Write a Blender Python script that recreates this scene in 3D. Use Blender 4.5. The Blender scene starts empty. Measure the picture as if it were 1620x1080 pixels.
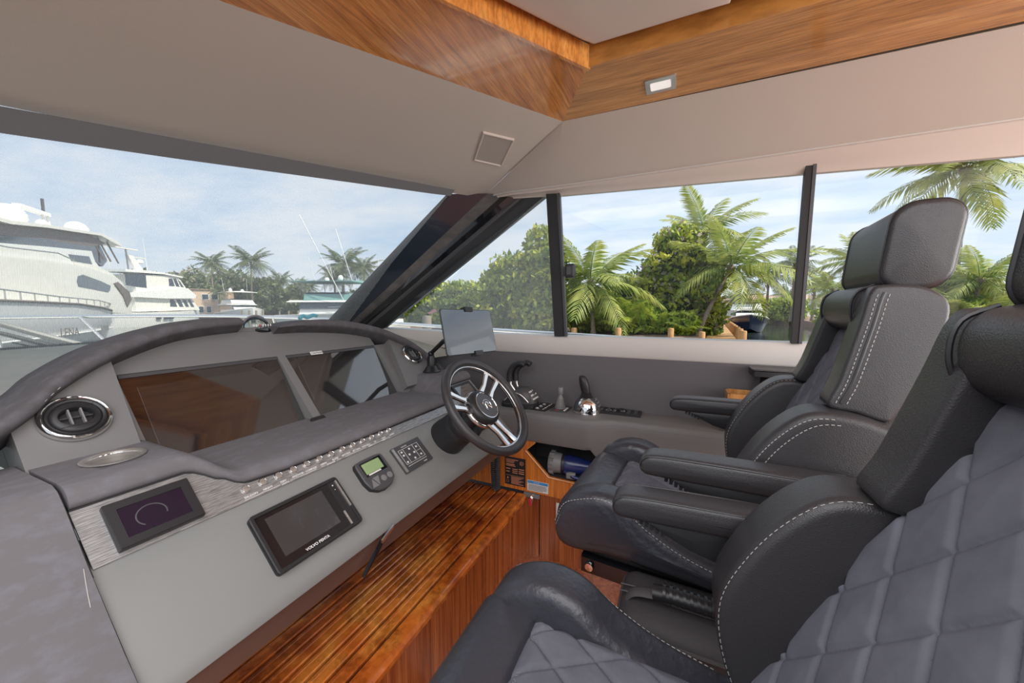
import bpy, bmesh, math, random
import numpy as np
from mathutils import Vector, Matrix
PI = math.pi
random.seed(7)
S = bpy.context.scene
COL = S.collection

# ------------------------------------------------------------------ camera
cam = bpy.data.cameras.new('camera'); camo = bpy.data.objects.new('camera', cam); COL.objects.link(camo)
cam.sensor_width = 36.0; cam.lens = 36.0*576/1620; cam.clip_start = 0.02; cam.clip_end = 3000
_az = math.radians(24.6); _p = math.atan(50/576.)
_f = Vector((math.cos(_az)*math.cos(_p), math.sin(_az)*math.cos(_p), -math.sin(_p)))
camo.location = (0, 0, 1.3)
camo.rotation_euler = _f.to_track_quat('-Z', 'Y').to_euler()
S.camera = camo

# ------------------------------------------------------------------ view, sky, sun, added fill lights
S.view_settings.view_transform = 'Standard'; S.view_settings.look = 'None'
S.view_settings.gamma = 1.0; S.view_settings.use_curve_mapping = False
S.view_settings.exposure = 0.2
W = bpy.data.worlds.new('sky'); S.world = W; W.use_nodes = True
nt = W.node_tree; nt.nodes.clear()
def wn(t, **k):
    n = nt.nodes.new(t)
    for a, b in k.items(): setattr(n, a, b)
    return n
tc = wn('ShaderNodeTexCoord'); sep = wn('ShaderNodeSeparateXYZ'); nt.links.new(tc.outputs['Generated'], sep.inputs[0])
ramp = wn('ShaderNodeValToRGB')
el = ramp.color_ramp.elements
el[0].position = 0.0; el[0].color = (.72, .82, .90, 1); el[1].position = 1.0; el[1].color = (.30, .45, .72, 1)
e = el.new(.12); e.color = (.52, .66, .84, 1); e = el.new(.45); e.color = (.36, .52, .80, 1)
nt.links.new(sep.outputs['Z'], ramp.inputs[0])
# cloud layer: project direction on a high plane
mx = wn('ShaderNodeMath', operation='MAXIMUM'); nt.links.new(sep.outputs['Z'], mx.inputs[0]); mx.inputs[1].default_value = 0.0
ad = wn('ShaderNodeMath', operation='ADD'); nt.links.new(mx.outputs[0], ad.inputs[0]); ad.inputs[1].default_value = .11
dx = wn('ShaderNodeMath', operation='DIVIDE'); nt.links.new(sep.outputs['X'], dx.inputs[0]); nt.links.new(ad.outputs[0], dx.inputs[1])
dy = wn('ShaderNodeMath', operation='DIVIDE'); nt.links.new(sep.outputs['Y'], dy.inputs[0]); nt.links.new(ad.outputs[0], dy.inputs[1])
cmb = wn('ShaderNodeCombineXYZ'); nt.links.new(dx.outputs[0], cmb.inputs[0]); nt.links.new(dy.outputs[0], cmb.inputs[1])
mp = wn('ShaderNodeMapping'); mp.inputs['Scale'].default_value = (1.0, .55, 1); mp.inputs['Rotation'].default_value = (0, 0, .5)
nt.links.new(cmb.outputs[0], mp.inputs[0])
nz = wn('ShaderNodeTexNoise'); nz.inputs['Scale'].default_value = 1.5; nz.inputs['Detail'].default_value = 10; nz.inputs['Roughness'].default_value = .62
nt.links.new(mp.outputs[0], nz.inputs['Vector'])
cr = wn('ShaderNodeValToRGB'); cr.color_ramp.elements[0].position = .30; cr.color_ramp.elements[1].position = .58
cr.color_ramp.elements[0].color = (0, 0, 0, 1); cr.color_ramp.elements[1].color = (.85, .85, .85, 1)
nt.links.new(nz.outputs[0], cr.inputs[0])
mixw = wn('ShaderNodeMixRGB'); nt.links.new(cr.outputs[0], mixw.inputs[0]); nt.links.new(ramp.outputs[0], mixw.inputs[1])
mixw.inputs[2].default_value = (.80, .82, .88, 1)
bg = wn('ShaderNodeBackground'); bg.inputs[1].default_value = 1.06; nt.links.new(mixw.outputs[0], bg.inputs[0])
wo = wn('ShaderNodeOutputWorld'); nt.links.new(bg.outputs[0], wo.inputs[0])

sun = bpy.data.lights.new('sun', 'SUN'); sun.energy = 5.0; sun.angle = math.radians(1.5); sun.color = (1, .93, .80)
suno = bpy.data.objects.new('sun', sun); COL.objects.link(suno)
suno.rotation_euler = Vector((-.02, .63, -.77)).to_track_quat('-Z', 'Y').to_euler()
def area(name, loc, aim, sx, sy, en, col=(1, .96, .92)):
    l = bpy.data.lights.new(name, 'AREA'); l.shape = 'RECTANGLE'; l.size = sx; l.size_y = sy; l.energy = en; l.color = col
    o = bpy.data.objects.new(name, l); COL.objects.link(o); o.location = loc
    o.rotation_euler = (Vector(aim)-Vector(loc)).to_track_quat('-Z', 'Y').to_euler()
    return o
area('port_aft_fill', (-1.6, -1.6, 1.35), (.35, 1.6, 1.75), 2.4, 1.8, 24)  # added soft fill from port aft, out of frame
area('aft_fill', (.7, -2.5, 1.45), (.25, 1.6, 1.95), 1.8, 1.2, 38)  # added fill behind the seats to lift the forward headliner
area('overhead_fill', (-.75, -.60, 2.05), (-.75, -.60, 0), 2.1, 3.2, 66, (.93, .96, 1))  # added broad overhead fill for seats and dash, out of view

# ------------------------------------------------------------------ materials
MATS = {}
def mat(name, col, rough=.5, metal=0., spec=.5, bump=None, var=None, coat=0., emis=None, alpha=None):
    """bump=(kind,scale,strength,dist) var=(scale,color2,lo,hi,stretch)"""
    m = bpy.data.materials.new(name); m.use_nodes = True; MATS[name] = m
    t = m.node_tree; b = t.nodes['Principled BSDF']
    b.inputs['Base Color'].default_value = (*col, 1); b.inputs['Roughness'].default_value = rough
    b.inputs['Metallic'].default_value = metal; b.inputs['Specular IOR Level'].default_value = spec
    if coat: b.inputs['Coat Weight'].default_value = coat; b.inputs['Coat Roughness'].default_value = .04
    if emis: b.inputs['Emission Color'].default_value = (*emis[0], 1); b.inputs['Emission Strength'].default_value = emis[1]
    co = None
    if bump or var:
        tcn = t.nodes.new('ShaderNodeTexCoord'); co = tcn.outputs['Object']
    if var:
        sc, c2, lo, hi, st = var
        mpn = t.nodes.new('ShaderNodeMapping'); mpn.inputs['Scale'].default_value = st; t.links.new(co, mpn.inputs[0])
        n = t.nodes.new('ShaderNodeTexNoise'); n.inputs['Scale'].default_value = sc; n.inputs['Detail'].default_value = 6
        n.inputs['Roughness'].default_value = .6; t.links.new(mpn.outputs[0], n.inputs['Vector'])
        r = t.nodes.new('ShaderNodeValToRGB'); r.color_ramp.elements[0].position = lo; r.color_ramp.elements[1].position = hi
        r.color_ramp.elements[0].color = (*col, 1); r.color_ramp.elements[1].color = (*c2, 1)
        t.links.new(n.outputs[0], r.inputs[0]); t.links.new(r.outputs[0], b.inputs['Base Color'])
    if bump:
        kind, sc, stg, dist = bump
        if kind == 'voronoi':
            n = t.nodes.new('ShaderNodeTexVoronoi'); n.feature = 'DISTANCE_TO_EDGE'; out = n.outputs['Distance']
        elif kind == 'weave':
            n = t.nodes.new('ShaderNodeTexChecker'); out = n.outputs['Fac']
        elif kind == 'wave':
            n = t.nodes.new('ShaderNodeTexWave'); out = n.outputs['Fac']; n.inputs['Distortion'].default_value = 3
        else:
            n = t.nodes.new('ShaderNodeTexNoise'); n.inputs['Detail'].default_value = 4; out = n.outputs[0]
        n.inputs['Scale'].default_value = sc; t.links.new(co, n.inputs['Vector'])
        bp = t.nodes.new('ShaderNodeBump'); bp.inputs['Strength'].default_value = stg; bp.inputs['Distance'].default_value = dist
        t.links.new(out, bp.inputs['Height']); t.links.new(bp.outputs[0], b.inputs['Normal'])
    return m
def wood(name, c1, c2, c3, axis, rough=.3, coat=.6, scale=1.0, blotch=False, fine=.7):
    m = bpy.data.materials.new(name); m.use_nodes = True; MATS[name] = m
    t = m.node_tree; b = t.nodes['Principled BSDF']; b.inputs['Roughness'].default_value = rough
    b.inputs['Coat Weight'].default_value = coat; b.inputs['Coat Roughness'].default_value = .05
    tcn = t.nodes.new('ShaderNodeTexCoord'); mpn = t.nodes.new('ShaderNodeMapping')
    mpn.inputs['Scale'].default_value = tuple(s*scale for s in axis[0]); mpn.inputs['Rotation'].default_value = axis[1]
    t.links.new(tcn.outputs['Object'], mpn.inputs[0])
    n1 = t.nodes.new('ShaderNodeTexNoise'); n1.inputs['Scale'].default_value = 1.0; n1.inputs['Detail'].default_value = 8; n1.inputs['Distortion'].default_value = .6
    t.links.new(mpn.outputs[0], n1.inputs['Vector'])
    r = t.nodes.new('ShaderNodeValToRGB'); e = r.color_ramp.elements
    e[0].position = .30; e[0].color = (*c1, 1); e[1].position = .72; e[1].color = (*c3, 1); k = e.new(.5); k.color = (*c2, 1)
    t.links.new(n1.outputs[0], r.inputs[0])
    mp2 = t.nodes.new('ShaderNodeMapping'); mp2.inputs['Scale'].default_value = tuple(s*scale*6 for s in axis[0]); mp2.inputs['Rotation'].default_value = axis[1]
    t.links.new(tcn.outputs['Object'], mp2.inputs[0])
    n2 = t.nodes.new('ShaderNodeTexNoise'); n2.inputs['Scale'].default_value = 1.0; n2.inputs['Detail'].default_value = 5
    t.links.new(mp2.outputs[0], n2.inputs['Vector'])
    r2 = t.nodes.new('ShaderNodeValToRGB'); r2.color_ramp.elements[0].position = .35; r2.color_ramp.elements[0].color = (.55, .5, .5, 1)
    r2.color_ramp.elements[1].position = .6; r2.color_ramp.elements[1].color = (1.05, 1.05, 1.05, 1)
    t.links.new(n2.outputs[0], r2.inputs[0])
    mu = t.nodes.new('ShaderNodeMixRGB'); mu.blend_type = 'MULTIPLY'; mu.inputs[0].default_value = fine
    t.links.new(r.outputs[0], mu.inputs[1]); t.links.new(r2.outputs[0], mu.inputs[2]); last = mu
    if blotch:
        n3 = t.nodes.new('ShaderNodeTexNoise'); n3.inputs['Scale'].default_value = 9; n3.inputs['Detail'].default_value = 8; n3.inputs['Roughness'].default_value = .7
        t.links.new(tcn.outputs['Object'], n3.inputs['Vector'])
        r3 = t.nodes.new('ShaderNodeValToRGB'); r3.color_ramp.elements[0].position = .42; r3.color_ramp.elements[0].color = (.42, .32, .30, 1)
        r3.color_ramp.elements[1].position = .56; r3.color_ramp.elements[1].color = (1, 1, 1, 1)
        t.links.new(n3.outputs[0], r3.inputs[0])
        m3 = t.nodes.new('ShaderNodeMixRGB'); m3.blend_type = 'MULTIPLY'; m3.inputs[0].default_value = .85
        t.links.new(mu.outputs[0], m3.inputs[1]); t.links.new(r3.outputs[0], m3.inputs[2]); last = m3
    t.links.new(last.outputs[0], b.inputs['Base Color'])
    bp = t.nodes.new('ShaderNodeBump'); bp.inputs['Strength'].default_value = .12; bp.inputs['Distance'].default_value = .002
    t.links.new(n2.outputs[0], bp.inputs['Height']); t.links.new(bp.outputs[0], b.inputs['Normal'])
    return m
def glass(name, tint=(.93, .97, .96), mesh=None):
    m = bpy.data.materials.new(name); m.use_nodes = True; MATS[name] = m; t = m.node_tree; t.nodes.clear()
    tr = t.nodes.new('ShaderNodeBsdfTransparent'); tr.inputs[0].default_value = (*tint, 1)
    gl = t.nodes.new('ShaderNodeBsdfGlossy'); gl.inputs['Roughness'].default_value = .02
    fr = t.nodes.new('ShaderNodeFresnel'); fr.inputs[0].default_value = 1.35
    mi = t.nodes.new('ShaderNodeMixShader'); t.links.new(fr.outputs[0], mi.inputs[0]); t.links.new(tr.outputs[0], mi.inputs[1]); t.links.new(gl.outputs[0], mi.inputs[2])
    out = t.nodes.new('ShaderNodeOutputMaterial'); t.links.new(mi.outputs[0], out.inputs[0])
    return m
def screen_mesh(name, col, open_, scale):
    """woven sun screen: opaque threads with real gaps"""
    m = bpy.data.materials.new(name); m.use_nodes = True; MATS[name] = m; t = m.node_tree; t.nodes.clear()
    tcn = t.nodes.new('ShaderNodeTexCoord'); ck = t.nodes.new('ShaderNodeTexWave'); ck.wave_type = 'BANDS'; ck.bands_direction = 'DIAGONAL'
    ck.inputs['Scale'].default_value = scale; ck.inputs['Distortion'].default_value = .3
    t.links.new(tcn.outputs['Object'], ck.inputs['Vector'])
    mr = t.nodes.new('ShaderNodeMapRange'); mr.inputs['To Min'].default_value = open_-.06; mr.inputs['To Max'].default_value = open_+.06
    t.links.new(ck.outputs['Fac'], mr.inputs[0])
    tr = t.nodes.new('ShaderNodeBsdfTransparent'); df = t.nodes.new('ShaderNodeBsdfDiffuse'); df.inputs[0].default_value = (*col, 1)
    tl = t.nodes.new('ShaderNodeBsdfTranslucent'); tl.inputs[0].default_value = (*col, 1)
    m1 = t.nodes.new('ShaderNodeMixShader'); t.links.new(df.outputs[0], m1.inputs[1]); t.links.new(tl.outputs[0], m1.inputs[2])
    m2 = t.nodes.new('ShaderNodeMixShader'); t.links.new(mr.outputs[0], m2.inputs[0]); t.links.new(m1.outputs[0], m2.inputs[1]); t.links.new(tr.outputs[0], m2.inputs[2])
    out = t.nodes.new('ShaderNodeOutputMaterial'); t.links.new(m2.outputs[0], out.inputs[0])
    return m
def brushed(name, c1, c2, st, rough=.35, metal=.8):
    return mat(name, c1, rough, metal, var=(1.0, c2, .35, .65, st))
def leafmat(name, c1, c2, sc=.6):
    m = mat(name, c1, .55, var=(sc, c2, .4, .6, (1, 1, 1)))
    t = m.node_tree; b = t.nodes['Principled BSDF']
    tl = t.nodes.new('ShaderNodeBsdfTranslucent'); mi = t.nodes.new('ShaderNodeMixShader'); mi.inputs[0].default_value = .35
    lk = b.inputs['Base Color'].links[0].from_socket; t.links.new(lk, tl.inputs[0])
    out = t.nodes['Material Output']; t.links.new(b.outputs[0], mi.inputs[1]); t.links.new(tl.outputs[0], mi.inputs[2]); t.links.new(mi.outputs[0], out.inputs[0])
    return m

LEA = mat('black_leather', (.036, .034, .036), .38, spec=.55, bump=('voronoi', 300, .40, .0012))
LEAW = mat('worn_leather', (.038, .039, .048), .34, spec=.6, bump=('noise', 60, .35, .006))
SUEQ = mat('grey_quilted_suede', (.115, .119, .142), .9, spec=.2, bump=('noise', 900, .15, .0006), var=(14, (.150, .155, .182), .35, .65, (1, 1, 1)))
STI = mat('pale_thread', (.46, .44, .42), .7)
STID = mat('grey_thread', (.30, .30, .34), .8)
PIP = mat('piping', (.02, .02, .022), .35)
SUED = mat('dash_suede', (.150, .144, .150), .95, spec=.15, bump=('noise', 700, .2, .0008), var=(24, (.170, .169, .186), .48, .66, (1, 1.8, 1)))
SUEV = mat('visor_suede', (.100, .094, .098), .9, spec=.2, bump=('noise', 600, .2, .0008), var=(30, (.125, .122, .136), .45, .65, (1, 1, 1)))
VING = mat('grey_dash_vinyl', (.235, .24, .232), .42, spec=.4, bump=('voronoi', 500, .08, .0006))
VINF = mat('grey_face_vinyl', (.172, .170, .168), .50, spec=.4, bump=('voronoi', 500, .08, .0006))
VINW = mat('charcoal_wall_vinyl', (.125, .120, .128), .55, spec=.35, bump=('weave', 500, .12, .0006))
VINL = mat('grey_ledge_vinyl', (.16, .158, .158), .5, spec=.4, bump=('voronoi', 500, .1, .0006))
BRN = mat('brown_drawer_front', (.115, .060, .045), .35)
STRIP = brushed('brushed_strip', (.13, .13, .13), (.56, .56, .56), (30, 900, 900), .38, .55)
CHR = mat('chrome', (.80, .78, .76), .08, 1.0)
STEEL = brushed('steel', (.55, .53, .50), (.72, .70, .66), (3, 3, 250), .34, .85)
BLK = mat('black_plastic', (.018, .018, .020), .35)
BLKM = mat('matt_black_plastic', (.019, .019, .021), .42)
BLKG = mat('gloss_black', (.010, .011, .014), .08, coat=.5)
NAVY = mat('gloss_navy_frit', (.018, .026, .040), .12, coat=.6)
GSCR = mat('screen_glass', (.012, .011, .012), .035, spec=1.0, coat=1.0)
GSCR.node_tree.nodes['Principled BSDF'].inputs['IOR'].default_value = 1.75
LCDG = mat('screen_inner', (.045, .045, .048), .12, spec=.8, var=(14, (.085, .085, .09), .55, .7, (1, 1, 1)))
PURP = mat('dark_purple_glass', (.018, .010, .022), .10, spec=.5)
GRN = mat('green_lcd', (.30, .42, .20), .2)
WHT = mat('white_print', (.75, .74, .72), .5)
ORP = mat('orange_print', (.62, .26, .14), .5)
RED = mat('red', (.55, .03, .05), .4)
BLU = mat('blue_print', (.05, .28, .60), .4)
GRYP = mat('grey_plastic', (.20, .20, .20), .45)
GRYD = mat('dark_grey_plastic', (.065, .065, .07), .42)
NAVP = mat('navy_plastic', (.012, .022, .10), .22)
HEAD = mat('headliner_vinyl', (.60, .535, .475), .65, spec=.25, bump=('wave', 260, .25, .0012))
HEADS = mat('headliner_smooth', (.68, .60, .54), .55, spec=.3)
PERF = mat('speaker_grille', (.42, .37, .33), .7, bump=('weave', 350, .5, .001))
SILL = mat('sill_vinyl', (.60, .57, .54), .5)
RUB = mat('black_rubber', (.02, .02, .022), .6)
NYL = mat('black_nylon', (.048, .044, .046), .75, bump=('weave', 260, .7, .0016))
NYLT = mat('nylon_binding', (.07, .066, .068), .7, bump=('weave', 300, .4, .001))
CURT = mat('pleated_curtain', (.15, .14, .135), .85, var=(5, (.07, .066, .066), .35, .65, (1, 1, 2)), bump=('noise', 220, .6, .003))
WC = wood('ceiling_teak', (.55, .195, .042), (.84, .33, .072), (.98, .47, .13), ((2.2, 34, 6), (0, 0, math.radians(20))), .22, .8)
WCA = wood('ceiling_teak_aft', (.46, .19, .04), (.66, .30, .07), (.80, .40, .12), ((34, 1.8, 6), (0, 0, 0)), .25, .7)
WP = wood('plank_teak', (.30, .055, .012), (.62, .155, .022), (.85, .34, .06), ((6, 8, 8), (0, 0, math.radians(12))), .20, .9, blotch=True, fine=.35)
WPAN = wood('side_panel_teak', (.48, .12, .018), (.68, .20, .030), (.82, .30, .05), ((2, 90, 1.5), (0, 0, 0)), .22, .8)
WRIS = wood('riser_teak', (.20, .045, .013), (.36, .095, .026), (.52, .17, .05), ((60, 60, 1.4), (0, 0, 0)), .12, 1.0)
WEDG = mat('wood_edge', (.62, .26, .07), .3, coat=.5)
WBOX = wood('light_teak', (.40, .17, .05), (.55, .26, .08), (.66, .35, .13), ((60, 60, 2), (0, 0, 0)), .35, .4)
MEMB = mat('base_red', (.06, .012, .005), .4)
GLS = glass('window_glass')
MESHW = screen_mesh('sun_mesh', (.80, .84, .84), .76, 300)
MESHH = mat('mesh_hem', (.17, .17, .18), .7, bump=('weave', 500, .5, .001))
GEL = mat('white_gelcoat', (.86, .85, .82), .2, coat=.4)
HULL = mat('cream_hull', (.86, .83, .76), .25, coat=.3)
HULG = mat('grey_white_hull', (.74, .74, .75), .3, coat=.2)
BOAG = mat('boat_glass', (.03, .045, .07), .08, coat=.6)
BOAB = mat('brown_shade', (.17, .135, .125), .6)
TEAL = mat('teal_canvas', (.22, .42, .40), .6)
DHUL = mat('dark_hull', (.012, .02, .05), .12, coat=.6)
DECK = mat('deck_grey_green', (.40, .40, .35), .7, var=(6, (.34, .35, .31), .4, .6, (1, 1, 1)))
PEACH = mat('peach_stucco', (.72, .52, .38), .8)
ROOF = mat('tile_roof', (.42, .30, .24), .8)
TRUNK = mat('palm_bark', (.33, .27, .22), .9, bump=('wave', 8, .6, .03), var=(5, (.22, .17, .13), .4, .6, (1, 1, 5)))
TRUNB = mat('tree_bark', (.16, .12, .09), .9)
PILE = mat('new_timber_pile', (.60, .33, .14), .7, var=(2, (.48, .25, .10), .4, .6, (1, 1, 1)))
PILEG = mat('old_timber_pile', (.30, .25, .20), .9)
MULCH = mat('mulch', (.20, .12, .09), .95, var=(3, (.30, .20, .15), .4, .6, (1, 1, 1)))
LF_Y = leafmat('yellow_green_leaves', (.26, .36, .04), (.66, .64, .08))
LF_P = leafmat('palm_leaves', (.17, .26, .045), (.50, .50, .13), 1.6)
LF_PD = leafmat('far_palm_leaves', (.10, .15, .07), (.22, .25, .10), .5)
LF_D = leafmat('dark_leaves', (.12, .20, .04), (.32, .38, .09), .5)
LF_G = leafmat('grey_flower_leaves', (.30, .27, .20), (.60, .50, .44), 1)
LF_F = leafmat('far_leaves', (.13, .17, .08), (.24, .27, .13), .15)
LF_B = leafmat('bright_leaves', (.24, .38, .04), (.56, .62, .09), 1)
def water():
    m = mat('canal_water', (.045, .06, .055), .05, spec=.6, bump=('noise', .9, .22, .2))
    return m
WAT = water()

# ------------------------------------------------------------------ mesh helpers
class M:
    def __init__(s): s.v = []; s.f = []
    def add(s, vf):
        v, f = vf; n = len(s.v); s.v += [tuple(p) for p in v]; s.f += [tuple(i+n for i in q) for q in f]; return s
    def build(s, name, m, parent=None, smooth=40, kind=None, label=None):
        me = bpy.data.meshes.new(name); me.from_pydata(s.v, [], s.f)
        bm = bmesh.new(); bm.from_mesh(me); bmesh.ops.recalc_face_normals(bm, faces=bm.faces); bm.to_mesh(me); bm.free()
        if smooth:
            me.polygons.foreach_set('use_smooth', [True]*len(me.polygons)); me.set_sharp_from_angle(angle=math.radians(smooth))
        me.materials.append(m); o = bpy.data.objects.new(name, me); COL.objects.link(o)
        if parent: o.parent = parent
        if kind: o['kind'] = kind
        if label: o['label'] = label
        return o
def fastmesh(name, V, F, m, parent=None, kind=None):
    me = bpy.data.meshes.new(name); V = np.asarray(V, dtype=np.float32); F = np.asarray(F, dtype=np.int32)
    me.vertices.add(len(V)); me.vertices.foreach_set('co', V.ravel())
    k = F.shape[1]; me.loops.add(F.size); me.loops.foreach_set('vertex_index', F.ravel())
    me.polygons.add(len(F)); me.polygons.foreach_set('loop_start', np.arange(len(F), dtype=np.int32)*k)
    me.update(calc_edges=True); me.validate()
    me.materials.append(m); o = bpy.data.objects.new(name, me); COL.objects.link(o)
    if parent: o.parent = parent
    if kind: o['kind'] = kind
    return o
def V(*a): return Vector(a)
def frame(z, xh=None):
    z = Vector(z).normalized(); xh = Vector(xh) if xh else (Vector((1, 0, 0)) if abs(z.x) < .9 else Vector((0, 1, 0)))
    x = (xh - z*xh.dot(z)).normalized(); return x, z.cross(x), z
def loft(rings, closed=True, caps=True, loop=False):
    v = []; f = []; n = len(rings[0])
    for r in rings: v += [tuple(p) for p in r]
    R = len(rings)
    for i in range(R if loop else R-1):
        a = i*n; b = ((i+1) % R)*n
        for j in range(n if closed else n-1):
            k = (j+1) % n; f.append((a+j, a+k, b+k, b+j))
    if caps and not loop:
        f.append(tuple(range(n))[::-1]); f.append(tuple(range((R-1)*n, R*n)))
    return v, f
def tube(path, r, n=8, loop=False, xh=None, flat=1.0):
    path = [Vector(p) for p in path]; L = len(path); rs = r if isinstance(r, (list, tuple)) else [r]*L
    rings = []; prev = None
    for i, p in enumerate(path):
        if loop: d = path[(i+1) % L]-path[i-1]
        else: d = path[min(i+1, L-1)]-path[max(i-1, 0)]
        x, y, z = frame(d, prev or xh); prev = x
        rings.append([p + x*math.cos(2*PI*k/n)*rs[i] + y*math.sin(2*PI*k/n)*rs[i]*flat for k in range(n)])
    return loft(rings, loop=loop)
def lathe(prof, c=(0, 0, 0), ax=(0, 0, 1), n=24, caps=True):
    x, y, z = frame(ax); c = Vector(c)
    return loft([[c + z*h + (x*math.cos(2*PI*k/n)+y*math.sin(2*PI*k/n))*max(r, 1e-4) for k in range(n)] for r, h in prof], caps=caps)
def prism(poly, vec):
    vec = Vector(vec); return loft([[Vector(p) for p in poly], [Vector(p)+vec for p in poly]])
def box(c, s, R=None):
    v = [Vector((a*s[0]/2, b*s[1]/2, d*s[2]/2)) for a in (-1, 1) for b in (-1, 1) for d in (-1, 1)]
    c = Vector(c); v = [c+(R @ p if R else p) for p in v]
    return v, [(0, 1, 3, 2), (4, 6, 7, 5), (0, 4, 5, 1), (2, 3, 7, 6), (0, 2, 6, 4), (1, 5, 7, 3)]
def quad(a, b, c, d): return [a, b, c, d], [(0, 1, 2, 3)]
def smooth_closed(pts, k=6):
    """Catmull-Rom through closed outline"""
    n = len(pts); out = []
    P = [Vector(p) for p in pts]
    for i in range(n):
        a, b, c, d = P[i-1], P[i], P[(i+1) % n], P[(i+2) % n]
        for j in range(k):
            t = j/k
            out.append(.5*((2*b)+(c-a)*t+(2*a-5*b+4*c-d)*t*t+(3*b-a-3*c+d)*t**3))
    return out
def smooth_open(pts, k=6):
    P = [Vector(p) for p in pts]; P = [2*P[0]-P[1]]+P+[2*P[-1]-P[-2]]; out = []
    for i in range(1, len(P)-2):
        a, b, c, d = P[i-1:i+3]
        for j in range(k):
            t = j/k; out.append(.5*((2*b)+(c-a)*t+(2*a-5*b+4*c-d)*t*t+(3*b-a-3*c+d)*t**3))
    out.append(P[-2]); return out
def rrect(hx, hy, r, n=5, cx=0, cy=0):
    out = []
    for q, (sx, sy) in enumerate(((1, 1), (-1, 1), (-1, -1), (1, -1))):
        for k in range(n+1):
            a = PI/2*(q+k/n); out.append((cx+sx*(hx-r)+r*math.cos(a), cy+sy*(hy-r)+r*math.sin(a)))
    return out
def offset_in(pts, d):
    """inset a closed 2-D outline by d along inward normals"""
    n = len(pts); A = sum(pts[i][0]*pts[(i+1) % n][1]-pts[(i+1) % n][0]*pts[i][1] for i in range(n)); s = 1 if A > 0 else -1
    out = []
    for i in range(n):
        ax, ay = pts[i-1][0], pts[i-1][1]; bx, by = pts[(i+1) % n][0], pts[(i+1) % n][1]
        tx, ty = bx-ax, by-ay; L = math.hypot(tx, ty) or 1
        out.append((pts[i][0]-ty/L*d*s, pts[i][1]+tx/L*d*s))
    return out
def puff(out2, t0, t1, r, dome, fn, steps=4, inner=4):
    """outline (2-D) extruded from t0 to t1 with rounded rims of radius r and domed ends. fn(a,b,t)->xyz"""
    c = (sum(p[0] for p in out2)/len(out2), sum(p[1] for p in out2)/len(out2))
    def end(t, s):
        R = []
        for k in range(steps+1):
            a = PI/2*k/steps; R.append((offset_in(out2, r*(1-math.cos(a))), t - s*r*(1-math.sin(a))))
        last = R[-1][0]
        for k in range(1, inner+1):
            u = k/(inner+.6); R.append(([(p[0]+(c[0]-p[0])*u, p[1]+(c[1]-p[1])*u) for p in last], t+s*dome*(1-(1-u)**2)))
        return R
    A = end(t0, -1 if t1 > t0 else 1)[::-1]; B = end(t1, 1 if t1 > t0 else -1)
    return loft([[fn(x, y, t) for x, y in pts] for pts, t in A+B])
def YZ(x): return lambda a, b, t: (t, a, b)
def dashes(path, L=.006, gap=.004, r=.0008, lift=(0, 0, 0), n=4):
    m = M(); path = [Vector(p)+Vector(lift) for p in path]
    acc = 0; seg = []
    # resample
    pts = [path[0]]; step = (L+gap)
    d = 0; out = []
    tot = sum((path[i+1]-path[i]).length for i in range(len(path)-1)); cnt = max(2, int(tot/step))
    def at(s):
        for i in range(len(path)-1):
            l = (path[i+1]-path[i]).length
            if s <= l or i == len(path)-2: return path[i]+(path[i+1]-path[i])*min(1, s/max(l, 1e-9))
            s -= l
    for k in range(cnt):
        a = at(k*tot/cnt); b = at(k*tot/cnt+L)
        if (b-a).length > 1e-4: m.add(tube([a, b], r, n))
    return m
def grid(fn, nu, nv, back=None):
    v = [fn(i/nu, j/nv) for i in range(nu+1) for j in range(nv+1)]; f = []
    for i in range(nu):
        for j in range(nv):
            a = i*(nv+1)+j; f.append((a, a+1, a+nv+2, a+nv+1))
    if back:
        n = len(v); v += [tuple(Vector(p)+Vector(back)) for p in v]; f += [tuple(i+n for i in q)[::-1] for q in list(f)]
        edge = [i*(nv+1) for i in range(nu+1)] + [nu*(nv+1)+j for j in range(1, nv+1)] + [i*(nv+1)+nv for i in range(nu-1, -1, -1)] + [j for j in range(nv-1, 0, -1)]
        for k in range(len(edge)):
            a, b = edge[k], edge[(k+1) % len(edge)]; f.append((a, b, b+n, a+n))
    return v, f
def empty(name, label, cat, group=None, loc=(0, 0, 0)):
    o = bpy.data.objects.new(name, None); COL.objects.link(o); o.empty_display_size = .05; o.location = loc
    return tag(o, label, cat, group)
def tag(o, label=None, cat=None, group=None, kind=None):
    if label: o['label'] = label
    if cat: o['category'] = cat
    if group: o['group'] = group
    if kind: o['kind'] = kind
    return o
def struct(name, m_, mt, parent=None, smooth=40):
    o = m_.build(name, mt, parent, smooth)
    if not parent: o['kind'] = 'structure'
    return o
def copy_tree(o, parent=None):
    c = o.copy(); COL.objects.link(c)
    if parent: c.parent = parent
    for ch in list(o.children): copy_tree(ch, c)
    return c
def text(s, size, mt, parent, origin, xdir, ydir, name='lettering', ext=.0004, align='LEFT', bold=0):
    cu = bpy.data.curves.new('t', 'FONT'); cu.body = s; cu.size = size; cu.extrude = ext; cu.align_x = align; cu.offset = bold; cu.resolution_u = 2
    o = bpy.data.objects.new('t', cu); COL.objects.link(o)
    dg = bpy.context.evaluated_depsgraph_get(); me = bpy.data.meshes.new_from_object(o.evaluated_get(dg))
    bpy.data.objects.remove(o); bpy.data.curves.remove(cu)
    x = Vector(xdir).normalized(); y = Vector(ydir); y = (y-x*y.dot(x)).normalized(); z = x.cross(y)
    R = Matrix((x, y, z)).transposed().to_4x4(); R.translation = Vector(origin)+z*.0002
    me.transform(R); me.materials.clear(); me.materials.append(mt)
    q = bpy.data.objects.new(name, me); COL.objects.link(q); q.parent = parent; return q

# ================================================================== SETTING
# floor
struct('floor', M().add(box((-.4, -1.2, -.02), (5.4, 5.2, .04))), WRIS)
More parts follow.
